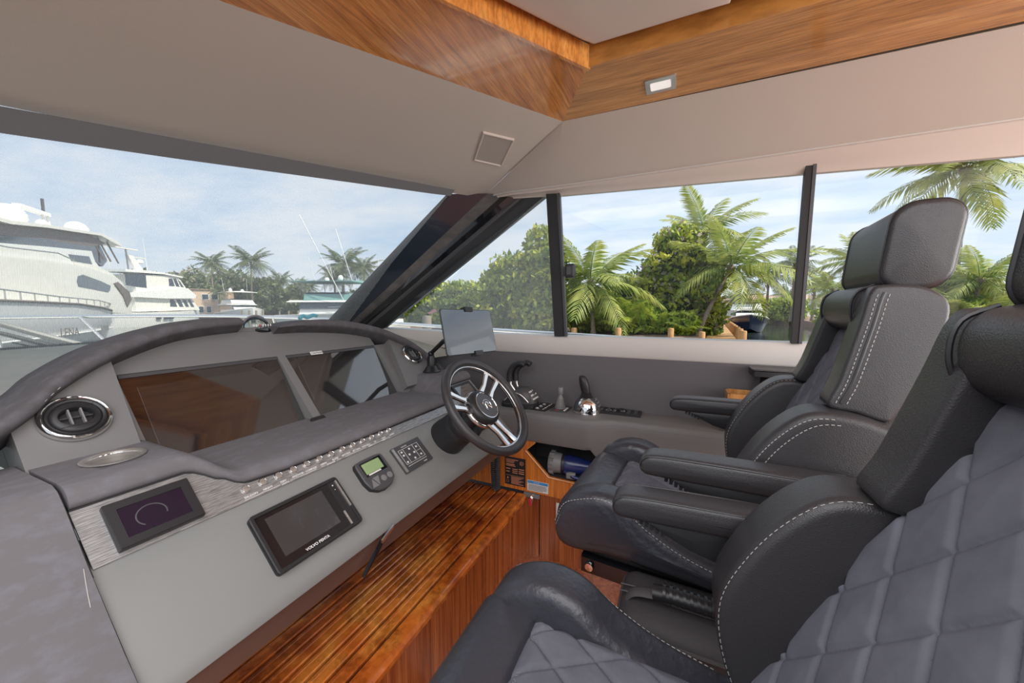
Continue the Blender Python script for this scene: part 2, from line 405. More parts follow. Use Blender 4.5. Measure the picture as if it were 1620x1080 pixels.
# ceiling: raised centre, teak surround, light beige hatch panels
ZC = 2.10
ceil = empty('ceiling', None, None); ceil['kind'] = 'structure'
D_ = Vector((-.834, .551, 0)).normalized()
o1 = V(1.569, .481, ZC); i1 = V(1.27, .305, ZC)
o2 = o1 + D_*2.6; i2 = i1 + D_*2.35
aft = -3.0
# teak aft-running board and forward raked board, mitred at the corner
b1 = M().add(prism([o1, (1.60, aft, ZC), (1.25, aft, ZC), i1], (0, 0, .06)))
b1.build('teak_board', WCA, ceil, 30)
b2 = M().add(prism([o1, i1, i2, o2], (0, 0, .06)))
b2.build('teak_board', WC, ceil, 30)
M().add(prism([o2, i2, (i2.x, aft, ZC), (i2.x-.5, aft, ZC), (o2.x-.5, o2.y, ZC)], (0, 0, .06))).build('teak_board', WCA, ceil, 30)
# thin solid edging round the hatch opening (lip hangs a little lower)
def strip_between(a, b, w, h, z0, m, side):
    a, b = Vector(a), Vector(b); d = (b-a).normalized(); n = Vector((-d.y, d.x, 0))*side
    return M().add(prism([a+V(0, 0, z0), b+V(0, 0, z0), b+n*w+V(0, 0, z0), a+n*w+V(0, 0, z0)], (0, 0, h)))
strip_between(i1, i2, .012, .075, -.012, 0, 1).build('edging', WC, ceil, 30)
strip_between((1.25, aft, ZC), i1, .012, .075, -.006, 0, 1).build('edging', WCA, ceil, 30)
# hatch panels (soft, rounded edges) joined at a seam
def hatch(poly, name='hatch_panel'):
    out = [(p[0], p[1]) for p in poly]
    P = []
    n = len(out)
    for i in range(n):   # round the corners slightly, densify
        a, b = Vector((*out[i], 0)), Vector((*out[(i+1) % n], 0))
        for k in (0.02, .2, .4, .6, .8, .98): q = a.lerp(b, k); P.append((q.x, q.y))
    m = M().add(puff(P, ZC+.09, ZC+.028, .02, .0, lambda a, b, t: (a, b, t), 5, 1)); return m.build(name, HEADS, ceil, 35)
hatch([(1.225, -.105), (1.225, .285), (i2.x+.03, i2.y-.03), (i2.x+.03, -.105)])
hatch([(1.225, -.115), (1.225, aft), (i2.x+.03, aft), (i2.x+.03, -.115)])
struct('roof_shade', M().add(prism([V(-2.6, -3.5, ZC+.13), V(2.45, -3.5, ZC+.13), V(2.45, 1.0, ZC+.13), V(.45, 2.0, ZC+.13), V(-.9, 2.9, ZC+.13), V(-2.6, 2.9, ZC+.13)], (0, 0, .04))), HEADS)  # unseen roof slab, extended outboard and aft to keep sun out of the cabin

# sloping forward headliner, down to the windscreen head
hd = [V(-.9, 2.93, 1.965), V(-.2, 2.46, 1.962), V(.434, 2.02, 1.958), V(.763, 1.80, 1.95), V(1.2, 1.53, 1.945), V(1.70, 1.22, 1.945), V(1.915, 1.065, 1.952)]
up_ = [o1 + D_*s for s in (2.6, 2.1, 1.5, 1.1, .65, .2, 0)]
m = M(); rings = []
for i_, (a, b) in enumerate(zip(up_, hd)):
    rings.append([a.lerp(b, t) + V(0, 0, .012*math.sin(PI*t)*(1-i_/6)) for t in [k/8 for k in range(9)]] + [b+V(.03, .02, .03), a+V(.03, 0, .06)])
m.add(loft(rings)); struct('wall_fore', m, HEAD)
# starboard headliner valance: flat vinyl above a bright welt, then a rolled lip
ys = [1.065, .86, .6, .3, 0, -.46, -1.05, -3.0]
top = []; rid = []; lip = []
for y in ys:
    t = (1.065-y)/4.1
    top.append(V(1.569+.03*min(1, max(0, (.48-y)/1.33)), min(y, .481), ZC))
    rid.append(V(1.915-.085*min(1, (1.065-y)/.3), y, 1.952-.028*min(1, (1.065-y)/.5)))
    lip.append(V(1.918-.01*min(1, (1.065-y)/.3), y, np.interp(-y, [-1.065, -.949, -.578, .46, 1.05, 3.0], [1.948, 1.934, 1.907, 1.864, 1.836, 1.80])))
m = M(); m.add(loft([[a, a.lerp(b, .35)+V(-.004, 0, -.004), a.lerp(b, .7)+V(-.004, 0, -.004), b, b+V(.06, 0, .03), a+V(.06, 0, .05)] for a, b in zip(top, rid)]))
val = struct('wall_starboard', m, HEAD)
m = M(); m.add(loft([[b+V(.002, 0, -.002), b+V(.012, 0, -.014), b.lerp(c, .5)+V(.010, 0, -.006), c+V(-.004, 0, -.002), c+V(.0, 0, -.008), c+V(.05, 0, .0), b+V(.06, 0, .02)] for b, c in zip(rid, lip)]))
struct('trim_2', m, HEADS)
m = M().add(tube([p+V(-.002, 0, -.001) for p in rid[:]], .0045, 8)); struct('trim_3', m, SILL)

# starboard side: charcoal lower wall, pale sill, window frames
sb = empty('wall_starboard', None, None); sb['kind'] = 'structure'
M().add(box((1.975, .1, .90), (.05, 6.2, .32))).build('vinyl_panel', VINW, sb)
prof = [(1.95, 1.052), (1.944, 1.060), (1.946, 1.14), (1.955, 1.156), (2.02, 1.160), (2.02, 1.052)]
m = M().add(loft([[V(x, -3, z) for x, z in prof], [V(x, 1.2, z) for x, z in prof], [V(x, 1.95, z+.02) for x, z in prof]])); m.build('sill', SILL, sb)
# lower starboard: dark outer shell behind ledge
M().add(box((2.0, .0, .37), (.06, 6.0, .76))).build('lower_panel', VINW, sb)

# windows
def bar(p, q, w, d, mt, name, parent, xdir=(0, 1, 0)):
    p, q = Vector(p), Vector(q); z = (q-p).normalized(); x = Vector(xdir); x = (x-z*x.dot(z)).normalized(); y = z.cross(x)
    r = [p+x*a*w/2+y*b*d/2 for a, b in ((-1, -1), (1, -1), (1, 1), (-1, 1))]
    return M().add(prism(r, q-p)).build(name, mt, parent, 30)
w2 = empty('window_2', None, None); w2['kind'] = 'structure'
bar((1.952, .60, 1.155), (1.905, .64, 1.93), .055, .03, RUB, 'mullion', w2)
bar((1.945, .562, 1.155), (1.90, .598, 1.93), .012, .028, GRYD, 'slider_edge', w2)
M().add(quad((1.965, -.45, 1.15), (1.965, .60, 1.15), (1.92, .60, 1.95), (1.92, -.45, 1.95))).build('pane', GLS, w2)
w3 = empty('window_3', None, None); w3['kind'] = 'structure'
bar((1.95, -.459, 1.155), (1.90, -.456, 1.90), .022, .03, RUB, 'mullion', w3)
bar((1.947, -.478, 1.155), (1.897, -.474, 1.90), .012, .03, GRYD, 'slider_edge', w3)
M().add(quad((1.965, -3, 1.15), (1.965, -.47, 1.15), (1.92, -.47, 1.95), (1.92, -3, 1.95))).build('pane', GLS, w3)
w1 = empty('window_1', None, None); w1['kind'] = 'structure'
M().add(quad((1.965, .60, 1.15), (1.965, 1.95, 1.15), (1.93, 1.95, 1.2), (1.92, .62, 1.95))).build('pane', GLS, w1)
M().add(quad((1.96, .62, 1.15), (1.96, 1.92, 1.15), (1.94, 1.75, 1.2), (1.915, .66, 1.93))).build('sun_screen', MESHW, w1)
# windscreen
ws = empty('window_4', None, None); ws['kind'] = 'structure'
Dw = Vector((-.831, .556, 0)).normalized()
tR = V(1.64, 1.21, 1.955); bR = V(1.68, 2.12, 1.19)
tp = [tR + Dw*s + V(0, 0, .01) for s in (-.10, 0, .5, 1.0, 1.6, 2.4, 3.2)]
bt = [bR + Dw*s + V(0, 0, -.075*(s/1.39)) for s in (-.10, 0, .5, 1.0, 1.6, 2.4, 3.2)]
M().add(loft([[a, a.lerp(b, .5)+V(.02, .03, .02), b] for a, b in zip(tp, bt)], closed=False, caps=False)).build('pane', GLS, ws)
inn = V(-.02, -.03, -.02)
M().add(loft([[a+inn, a.lerp(b, .5), b+inn] for a, b in zip(tp, bt)], closed=False, caps=False)).build('sun_screen', MESHW, ws)
M().add(loft([[a+inn*1.3, a.lerp(b, w)+inn*1.4, a.lerp(b, w)+inn*1.4+V(0, 0, -.004), a+inn*1.5] for (a, b), w in zip(zip(tp, bt), (.03, .035, .05, .065, .075, .08, .08))])).build('screen_hem', MESHH, ws)
M().add(tube([b+V(0, -.01, .0) for b in bt[1:]], .008, 6)).build('lower_seal', RUB, ws)

# forward corner pillar: navy frit band, pleated curtain, gloss black post, window frame
pil = empty('trim_4', None, None); pil['kind'] = 'structure'
def band(t0, t1, b0, b1, th, mt, name, bow=0):
    t0, t1, b0, b1 = map(Vector, (t0, t1, b0, b1)); n = (t1-t0).cross(b0-t0).normalized()
    if n.dot(V(-1, -1, 0)) < 0: n = -n
    r = []
    for k in range(7):
        u = k/6; a = t0.lerp(b0, u); b = t1.lerp(b1, u); c = a.lerp(b, .5)+n*bow
        r.append([a, c, b, b-n*th, a-n*th])
    return M().add(loft(r)).build(name, mt, pil, 30)
T0, T1, T2, T3, T4 = V(1.79, 1.228, 1.957), V(1.88, 1.013, 1.958), V(1.90, .925, 1.945), V(1.915, .835, 1.935), V(1.925, .66, 1.925)
def low(a, b, e=.22): return Vector(b)+(Vector(b)-Vector(a))*e
B0, B1, B2, B3, B4 = V(1.66, 2.071, 1.239), V(1.80, 2.001, 1.236), V(1.86, 1.978, 1.235), V(1.90, 1.932, 1.234), V(1.95, 1.779, 1.235)
B0, B1, B2, B3, B4 = low(T0, B0), low(T1, B1), low(T2, B2), low(T3, B3), low(T4, B4)
band(T0, T0.lerp(T1, .12), B0, B0.lerp(B1, .12), .012, RUB, 'seal')
band(T0.lerp(T1, .12), T1, B0.lerp(B1, .12), B1, .010, NAVY, 'frit_band')
band(T1, T2+V(-.0, 0, 0), B1, B2, .02, CURT, 'curtain', .004)
band(T2, T3, B2, B3, .03, BLKG, 'post', .012)
band(T3, T3.lerp(T4, .25), B3, B3.lerp(B4, .25), .02, GRYD, 'bead', .004)
band(T3.lerp(T4, .22), T4, B3.lerp(B4, .22), B4, .03, BLKM, 'window_frame', .006)

# cowl deck between dash and windscreen
m = M(); back = [V(1.95, 1.33, 1.04), V(1.7, 1.36, 1.04), V(1.2, 1.42, 1.04), V(.7, 1.42, 1.04), V(.25, 1.35, 1.04), V(-.6, 1.35, 1.03)]
fr_ = [V(1.97, 1.95, 1.17), bt[1]+V(0, .02, 0), bt[2]+V(0, .02, 0), bt[3]+V(0, .02, 0), bt[4]+V(0, .03, 0), bt[5]+V(0, .03, 0)]
m.add(loft([[a, b, b+V(0, 0, -.03), a+V(0, 0, -.03)] for a, b in zip(back, fr_)])); struct('trim_5', m, DECK)

# side ledge (console shelf under the starboard windows)
led = empty('ledge', 'charcoal vinyl side ledge with stitched edge under the starboard windows', 'ledge')
zl = .772
def ledge_out(o_=0, z=zl):
    return [V(1.70+o_, 1.6, z), V(1.70+o_, .40, z), V(1.705+o_, .37, z), V(1.75+o_, .285, z), V(1.755+o_, .22, z), V(1.74+o_, -.4, z), V(1.74+o_, -3, z)]
rr = []
lows = [.625, .618, .622, .50, .47, .45, .45]
for (a, zb) in zip(ledge_out(), lows):
    rr.append([V(1.955, a.y, zl), V(a.x+.014, a.y, zl), V(a.x+.006, a.y, zl-.003), V(a.x, a.y, zl-.010), V(a.x, a.y, zl-.05), V(a.x+.004, a.y, zb+.02), V(a.x+.014, a.y, zb), V(1.955, a.y, zb-.0)])
M().add(loft(rr)).build('shelf', VINL, led, 50)
d = dashes([p+V(-.0015, 0, -.022) for p in ledge_out()], .006, .004, .0009); d.build('stitching', STID, led, 0)
M().add(tube([p+V(.004, 0, -.014) for p in ledge_out()], .0035, 6)).build('welt', VINL, led)

# teak side panel with cut-out cubby (below the ledge)
sp = empty('side_panel', 'orange teak side panel with angled open cubby below the grey ledge', 'panel')
out = [(1.05, .62), (.648, .622), (.700, .572), (.573, .452), (.44, .448), (-.6, .448), (-.6, .352), (1.05, .352)]
M().add(prism([V(1.70, y, z) for y, z in out], (.018, 0, 0))).build('panel', WPAN, sp, 20)
M().add(tube([V(1.6985, y, z) for y, z in [(.648, .622), (.700, .572), (.573, .452), (.44, .448), (-.6, .448)]], .0042, 6)).build('edge_band', WEDG, sp)
c = M(); c.add(box((1.84, .1, .440), (.24, 1.5, .012))); c.add(box((1.955, .1, .54), (.01, 1.5, .2))); c.add(box((1.84, .74, .54), (.24, .012, .2)))
c.build('cubby_lining', GRYD, sp)
# lower starboard wall and step riser, glossy teak with vertical joints
lw = empty('wall_starboard_lower', None, None); lw['kind'] = 'structure'
for (y0, y1) in ((.629, .712), (-.2, .626), (-1.1, -.203)):
    M().add(box((1.725, (y0+y1)/2, .17), (.02, y1-y0-.003, .372))).build('panel', WRIS, lw, 20)
rs = empty('riser', None, None); rs['kind'] = 'structure'
for (x0, x1) in ((1.12, 1.712), (.42, 1.117), (-.9, .417)):
    M().add(box(((x0+x1)/2, .715, .155), (x1-x0-.003, .02, .31))).build('panel', WRIS, rs, 20)
# white vertical strip and toggle bracket on lower wall
tag(M().add(box((1.712, .528, .26), (.004, .014, .12))).build('cable_cover', WHT), 'narrow white vertical strip on the glossy teak wall behind the far seat cushion', 'cover strip')

# footrest shelf of teak planks
fs = empty('footrest', 'reddish teak slatted footrest shelf running beneath the dash', 'footrest')
M().add(box((.55, .97, .322), (2.3, .54, .014))).build('base_board', MEMB, fs)
py = .703
pw = .0495
for k in range(10):
    y0 = py + k*pw; y1 = y0 + pw - .009
    prof = [(y0, .330), (y1, .330), (y1, .3385), (y1-.002, .341), (y1-.011, .3415), (y1-.013, .3395), (y1-.015, .3415), (y0+.003, .3415), (y0, .3385)]
    if k == 0: prof = [(y0-.012, .312), (y1, .330), (y1, .3385), (y1-.002, .341), (y0+.004, .3415), (y0-.006, .339), (y0-.013, .328)]
    M().add(prism([V(-.6, a, b) for a, b in prof], (2.29, 0, 0))).build('plank', WP, fs, 25)

# ================================================================== DASH
def DP(x, s, off=0): return V(x, .95+.70711*s-.70711*off, .83+.70711*s+.70711*off)
def FP(x, U, off=0): return V(x, 1.21+.65*U-.76*off, .89+.76*U+.65*off)
FN = V(0, -.76, .65).normalized(); DN = V(0, -.70711, .70711)
dash = empty('dashboard', 'grey vinyl helm dashboard with suede shelf and two large screens', 'dashboard')
XL, XR = .245, 1.70
# lower sloping panel with rolled nose
prof = [(.95, .83), (.83, .71), (.803, .683), (.786, .668), (.776, .652), (.774, .64), (.785, .632), (1.1, .60), (1.1, .83)]
M().add(prism([V(XL+.001, a, b) for a, b in prof], (XR-XL-.001, 0, 0))).build('lower_panel', VING, dash, 50)
# port-side suede console wing, slightly higher than the panel
M().add(prism([V(XL-.003, a, b) for a, b in [(1.27, .955), (1.06, .950), (.82, .69), (.80, .58), (1.27, .58)]], (.005, 0, 0))).build('seam_filler', RUB, dash)
prof = [(1.30, .962), (1.08, .966), (1.055, .958), (1.03, .935), (.95, .845), (.83, .722), (.79, .685), (.768, .660), (.766, .62), (.80, .55), (1.30, .5)]
M().add(prism([V(XL-.002, a, b) for a, b in prof], (-1.0, 0, 0))).build('console_wing', SUED, dash, 50)
# brown drawer front under the nose
M().add(box((.80, .80, .610), (1.82, .026, .062))).build('drawer_front', BRN, dash)
M().add(box((.80, 1.0, .59), (1.8, .40, .02))).build('underside', BLKM, dash)
# brushed strip following the suede edge
def wsh(x):
    def sm(t): t = min(1, max(0, t)); return t*t*(3-2*t)
    return 1-sm((x-.425)/.105)+sm((x-1.415)/.105)
def stop(x): return .040+.087*wsh(x)+(.012*max(0, (.62-x)/.14) if .48 < x < .62 else 0)
xs = [XL+.004+(XR-XL-.004)*k/90 for k in range(91)]
m = M(); m.add(loft([[DP(x, -.0005, 0), DP(x, -.0005, .003), DP(x, stop(x)+.012, .003), DP(x, stop(x)+.012, -.003)] for x in xs])); m.build('brushed_strip', STRIP, dash, 30)
# suede bolster / shelf
def bol(x):
    w = wsh(x); s = stop(x); A = DP(x, s, 0)
    zt = .895+.070*w; yb = 1.222+.065*w; h = zt-A.z
    pts = [A+V(0, .0, .0), A+V(0, -.010, .010), A+V(0, -.010, .018), A+V(0, -.003, h*.70), A+V(0, .006, h*.88), A+V(0, .020, h*.985), A+V(0, .045, h+.001), V(x, A.y+(yb-A.y)*.6, zt-.001), V(x, yb+.03, zt), V(x, yb+.03, zt-.06), V(x, A.y+.06, A.z-.01)]
    return pts
m = M().add(loft([bol(x) for x in xs])); bolo = m.build('suede_shelf', SUED, dash, 60)
cut = M().add(lathe([(.0445, -.09), (.0445, .05)], V(.352, 1.155, .966), (0, 0, 1), 40)).build('cutter', SUED)
bm_ = bolo.modifiers.new('b', 'BOOLEAN'); bm_.object = cut; bm_.operation = 'DIFFERENCE'; bm_.solver = 'EXACT'
bpy.context.view_layer.update(); nm_ = bpy.data.meshes.new_from_object(bolo.evaluated_get(bpy.context.evaluated_depsgraph_get()))
bolo.modifiers.clear(); bolo.data = nm_; bpy.data.objects.remove(cut)
m = dashes([bol(x)[4]+V(0, -.0005, .001) for x in xs if x < .8 or x > 1.3], .005, .004, .0005)
# dark shadow-gap bead
M().add(tube([DP(x, stop(x)-.002, .003) for x in xs], .0022, 6)).build('edge_bead', RUB, dash)
# upright face
uf = [(.20, .10), (.231, .16), (.286, .207), (.335, .26), (.441, .335), (.584, .40), (.70, .43), (.80, .44), (.96, .44), (1.03, .425), (1.15, .42), (1.279, .40), (1.413, .355), (1.52, .30), (1.60, .235), (1.65, .16), (1.70, .09)]
def uface(x): return float(np.interp(x, [a for a, b in uf], [b for a, b in uf]))
# face with two screen openings built from pieces round them
def slab(poly, off0, off1, mt, name, parent=dash, sm=30):
    return M().add(prism([FP(a, b, off0) for a, b in poly], FN*(off1-off0))).build(name, mt, parent, sm)
SL, SR, S2L, S2R, SB, ST = .447, .893, .925, 1.385, -.004, .304
cx = [XL+.0+(XR-XL)*k/40 for k in range(41)]
slab([(x, uface(x)+.012) for x in cx]+[(XR, ST+.006), (XL, ST+.006)][:0]+[(XR, -.05), (XL, -.05)], -.075, -.058, VINF, 'face_back')
pl = [(x, uface(x)+.010) for x in [.40+.99*k/24 for k in range(25)]]
slab(pl+[(1.39, ST), (.40, ST)], -.015, 0, VINF, 'face_top')
slab([(.40, -.03), (SL, -.03), (SL, ST), (.40, ST)], -.055, 0, VINF, 'face_post')
slab([(SR, -.03), (S2L, -.03), (S2L, ST), (SR, ST)], -.055, 0, VINF, 'face_post')
slab([(S2R, -.03), (1.47, -.03), (1.47, ST), (S2R, ST)], -.055, 0, VINF, 'face_post')
# proud side wings carrying the vents
wl = [(XL, .06)]+[(x, uface(x)+.008) for x in [XL+.195*k/8 for k in range(9)]]+[(.425, .06)]
def wing(poly, name='vent_wing'):
    c = M(); P = poly; n = len(P)
    c.add(prism([FP(a, b, -.06) for a, b in P], FN*.090)); return c.build(name, VINF, dash, 30)
wing(wl)
wing([(1.392, .03), (1.385, .02), (1.70, .02)]+[(x, uface(x)+.008) for x in [1.70-.225*k/8 for k in range(9)]])
# side cheek of the housing
M().add(prism([V(XL+.002, 1.232, .94), V(XL+.002, 1.302, 1.037), V(XL+.002, 1.6, 1.10), V(XL+.002, 1.6, .94)], (.02, 0, 0))).build('side_cheek', VINF, dash)
# visor, two pieces either side of the compass
def visor(stn, name='visor'):
    x0, x1 = stn[0][0], stn[-1][0]; path = smooth_open([V(a, b, c) for a, b, c in stn], 6); R = []
    N = len(path)
    for i, p in enumerate(path):
        x, U, th = p; b = FP(x, U, .048); a = FP(x, U+.008, -.03); c_ = b+V(0, -.005, th*.30); d_ = b+V(0, -.002, th*.75); e_ = b+V(0, .008, th*.97); g = b+V(0, .026, th)
        bk = g+V(0, .10, -.004); b2 = g+V(0, .22, -.02)
        R.append([a, b+V(0, .010, -.001), b+V(0, .001, .003), c_, d_, e_, g, bk, b2, b2+V(0, .01, -.035)])
    return M().add(loft(R)).build(name, SUEV, dash, 60)
visor([(.04, -.02, .036), (.12, .06, .036), (.231, .150, .036), (.286, .197, .036), (.335, .250, .036), (.441, .325, .036), (.584, .390, .034), (.70, .414, .033), (.78, .421, .032), (.800, .423, .026), (.806, .425, .015)])
visor([(.925, .405, .006), (.96, .405, .014), (1.03, .404, .026), (1.15, .395, .036), (1.279, .376, .036), (1.413, .333, .036), (1.50, .285, .036), (1.575, .228, .036), (1.63, .155, .036), (1.665, .08, .036), (1.68, .02, .034)])
d = dashes([FP(a, b, .052)+V(0, -.001, .010) for a, b in [(.12, .06), (.231, .150), (.286, .197), (.335, .25)]], .008, .010, .0007); d.build('visor_stitching', STI, dash, 0)
# dark top between the visor pieces
M().add(prism([V(.78, 1.49, 1.19), V(.97, 1.49, 1.19), V(.97, 1.49, 1.218), V(.78, 1.49, 1.218)], (0, .26, -.02))).build('centre_top', BLKM, dash)

# large chart screens
def chart_screen(x0, x1, lab, tx):
    t = empty('chart_screen', lab, 'screen', 'chart screens in the dash')
    u0, u1 = SB-.03, ST
    def SP(x, U, o): return FP(x, U, -.004-(ST-U)*.13+o)   # glass leans a little more upright than the fascia
    sn = (SP(0, 1, 0)-SP(0, 0, 0)).cross(V(-1, 0, 0)).normalized()
    def pane(xa, xb, ua, ub, o, th_, nm, mt): M().add(prism([SP(xa, ua, o), SP(xb, ua, o), SP(xb, ub, o), SP(xa, ub, o)], sn*th_)).build(nm, mt, t)
    pane(x0+.002, x1-.002, u0, u1-.002, -.008, .006, 'bezel', BLKG)
    b = .034
    pane(x0+.004, x1-.004, u0, u1-.013, 0, .001, 'glass', GSCR)
    pane(x0+b, x1-b, .022, u1-.045, .001, .0004, 'display', GSCR2)
    pane(x0+.004, x1-.004, u1-.012, u1-.002, 0, .003, 'top_trim', GRYD)
    text('GARMIN', .010, WHT, t, SP(tx, .010, .0014), (1, 0, 0), SP(0, 1, 0)-SP(0, 0, 0), bold=.0002)
    return t
GSCR2 = mat('display_glass', (.022, .021, .022), .05, spec=1.0, coat=1.0)
GSCR2.node_tree.nodes['Principled BSDF'].inputs['IOR'].default_value = 1.75
t1 = chart_screen(SL, SR, 'left large dark chart screen reflecting orange wood', .625)
t2 = chart_screen(S2L, S2R, 'right large chart screen beside the post, reflecting the sky', 1.12)
lab = M().add(prism([FP(1.030, ST-.014, .0), FP(1.085, ST-.014, .0), FP(1.085, ST+.002, .0), FP(1.030, ST+.002, .0)], FN*.002)).build('label', WHT)
tag(lab, 'small white sticker on the top edge of the right chart screen', 'sticker')
lab2 = text('CAUTION', .011, GRYD, lab, FP(1.033, ST-.010, .0022), (1, 0, 0), (0, .65, .76))
cl = M().add(prism([FP(.872, -.005, .0), FP(.935, -.005, .0), FP(.928, .012, .0), FP(.880, .012, .0)], FN*.010)).build('clip', BLKM)
tag(cl, 'small black clip at the foot of the post between the two chart screens', 'clip')

# air vents
def vent(x, U, r, label, off=.032):
    t = empty('air_vent', label, 'air vent', 'round vents on the dash wings'); c = FP(x, U, off)
    M().add(lathe([(r*1.0, 0), (r*1.02, .004), (r*.97, .012), (r*.90, .015), (r*.83, .012), (r*.82, .006)], c, FN, 40, caps=False)).build('chrome_ring', CHR, t, 60)
    M().add(lathe([(r*.82, .002), (r*.82, .010), (r*.76, .014), (r*.70, .012), (r*.70, -.004)], c, FN, 36, caps=False)).build('bezel', BLKM, t, 60)
    M().add(lathe([(r*.7, 0), (.0001, 0)], c+FN*.001, FN, 24, caps=False)).build('dark_core', RUB, t)
    ux, uy = V(1, 0, 0), V(0, .65, .76).normalized(); N = 36
    def ringp(a_, b_, h): return [c+ux*(a_*r*math.cos(2*PI*k/N))+uy*(b_*r*math.sin(2*PI*k/N))+FN*h for k in range(N)]
    M().add(loft([ringp(.70, .70, .006), ringp(.69, .69, .012), ringp(.60, .58, .016), ringp(.50, .40, .0165), ringp(.47, .37, .013), ringp(.45, .35, .002)], caps=False)).build('nozzle', BLKM, t, 60)
    for a in (-.17, .17):
        M().add(prism([c+ux*(a*r-.0016)-uy*(.34*r)+FN*.003, c+ux*(a*r+.0016)-uy*(.34*r)+FN*.003, c+ux*(a*r+.0016)+uy*(.34*r)+FN*.003, c+ux*(a*r-.0016)+uy*(.34*r)+FN*.003], FN*.011)).build('vane', GRYP, t)
    M().add(box(c+FN*.006, (r*.9, r*.035, .006), Matrix((ux, uy, FN)).transposed())).build('vane', GRYD, t)
    for sg in (-1, 1):
        M().add(tube([c+ux*(q*r)+uy*(sg*.44*r)+FN*(.0172-.006*abs(q)**2) for q in (-.54, -.3, 0, .3, .54)], .0007, 4)).build('nozzle_seam', RUB, t)
    return t
vent(.338, .172, .060, 'larger round chrome-ringed air vent beside the cup holder')
vent(1.555, .192, .062, 'round chrome-ringed air vent near the tablet mount')

# cup holder
ch = empty('cup_holder', 'recessed stainless steel cup holder in the suede shelf', 'cup holder')
cc = V(.352, 1.155, .966)
M().add(lathe([(.050, -.001), (.0535, .001), (.0535, .003), (.046, .0035), (.044, .001)], cc, (0, 0, 1), 40, caps=False)).build('rim', STEEL, ch, 60)
M().add(lathe([(.0455, .0025), (.0445, .001), (.044, -.002)], cc, (0, 0, 1), 40, caps=False)).build('inner_lip', CHR, ch, 60)
M().add(lathe([(.0442, .001), (.0438, -.02), (.0432, -.055), (.040, -.058), (.001, -.058)], cc, (0, 0, 1), 40, caps=False)).build('cup_wall', STEEL, ch, 60)

# switches with printed legends
words = [('SALOON', 0), ('NIGHT', 1), ('NAV', 2), ('ANCHOR', 3), ('COMPASS', 4), ('OPEN', 5), ('BLIND', 6), ('AFT HIDE', 7), ('AFT ENG', 8), ('FWD ENG', 9), ('UP', 10), ('FWD', 11), ('HORN', 12)]
for w_, k in words:
    x = .518+.0409*k; c = DP(x, .030, .003)
    sw = empty('push_switch', 'round steel push switch above the %s legend' % w_, 'switch', 'row of steel push switches on the brushed strip')
    r = .0105
    M().add(lathe([(r, 0), (r, .003), (r*.86, .0045), (r*.78, .0035)], c, DN, 24, caps=False)).build('bezel', CHR, sw, 60)
    M().add(lathe([(r*.78, .0036), (r*.5, .0042), (.0001, .0044)], c, DN, 24, caps=False)).build('button', STEEL, sw, 60)
    text(w_, .0078, WHT, dash, DP(x+.004, .0075, .0032), (1, 0, 0), (0, .7, .7), 'legend', .0003, 'CENTER', .0001)
for w_, a in (('LIGHTS', .606), ('SUNROOF', .748), ('BLIND', .905), ('WIPER', .965)):
    text(w_, .0062, WHT, dash, DP(a, .0012, .0032), (1, 0, 0), (0, .7, .7), 'legend', .0003, 'CENTER', .0001)
for a, b in ((.505, .592), (.620, .70), (.715, .725), (.770, .785), (.80, .885), (.90, 1.0)):
    M().add(prism([DP(a, .0035, .003), DP(b, .0035, .003), DP(b, .0045, .003), DP(a, .0045, .003)], DN*.0004)).build('legend_line', WHT, dash)

# displays on the dash plane
def rr_prism(x0, x1, s0, s1, r, o0, o1, m=None, n=4):
    P = rrect((x1-x0)/2, (s1-s0)/2, r, n, (x0+x1)/2, (s0+s1)/2)
    return (m or M()).add(prism([DP(a, b, o0) for a, b in P], DN*(o1-o0)))
def rr_frame(x0, x1, s0, s1, r, w, o0, o1, bev=.002):
    A = rrect((x1-x0)/2, (s1-s0)/2, r, 4, (x0+x1)/2, (s0+s1)/2); B = rrect((x1-x0)/2-w, (s1-s0)/2-w, max(r-w, .0006), 4, (x0+x1)/2, (s0+s1)/2)
    Ai = offset_in(A, bev)
    rings = [[DP(a, b, o0) for a, b in A], [DP(a, b, o1-bev) for a, b in A], [DP(a, b, o1) for a, b in Ai], [DP(a, b, o1) for a, b in B], [DP(a, b, o1-bev) for a, b in offset_in(B, bev*.5)]]
    return M().add(loft(rings, caps=False))
t = empty('engine_display', 'large black engine display tablet in the lower dash panel', 'display')
x0, x1, s0, s1 = .486, .728, -.197, -.043
rr_prism(x0, x1, s0, s1, .010, 0, .010).build('body', BLKM, t, 40)
rr_frame(x0, x1, s0, s1, .010, .009, .008, .016).build('frame', BLKM, t, 40)
rr_prism(x0+.009, x1-.034, s0+.009, s1-.009, .002, .009, .0125).build('glass', BLKG, t, 40)
rr_prism(x0+.030, x1-.058, s0+.030, s1-.020, .001, .0126, .0130).build('display', LCDG, t, 40)
rr_prism(x1-.034, x1-.009, s0+.009, s1-.009, .002, .009, .013).build('side_bar', BLKM, t, 40)
rr_prism(x1-.011, x1-.007, s0+.055, s1-.012, .001, .013, .0165).build('bright_bar', STEEL, t, 40)
rr_prism(x1-.036, x1-.031, s0+.008, s0+.052, .001, .013, .0145).build('bright_bar', STEEL, t, 40)
M().add(lathe([(.0022, 0), (.0018, .001), (.0001, .001)], DP(x1-.022, s1-.022, .013), DN, 10)).build('sensor', WHT, t)
M().add(lathe([(.0014, 0), (.001, .001), (.0001, .001)], DP(x1-.022, s1-.036, .013), DN, 10)).build('sensor', WHT, t)
text('VOLVO PENTA', .0098, WHT, t, DP(.560, s0+.013, .0130), (1, 0, 0), (0, .7, .7), ext=.0003, bold=.0002)
t = empty('instrument_display', 'small black framed display in the brushed strip beside the cup holder', 'display')
x0, x1, s0, s1 = .284, .422, .008, .107
rr_prism(x0, x1, s0, s1, .002, .002, .012).build('body', BLKM, t, 40)
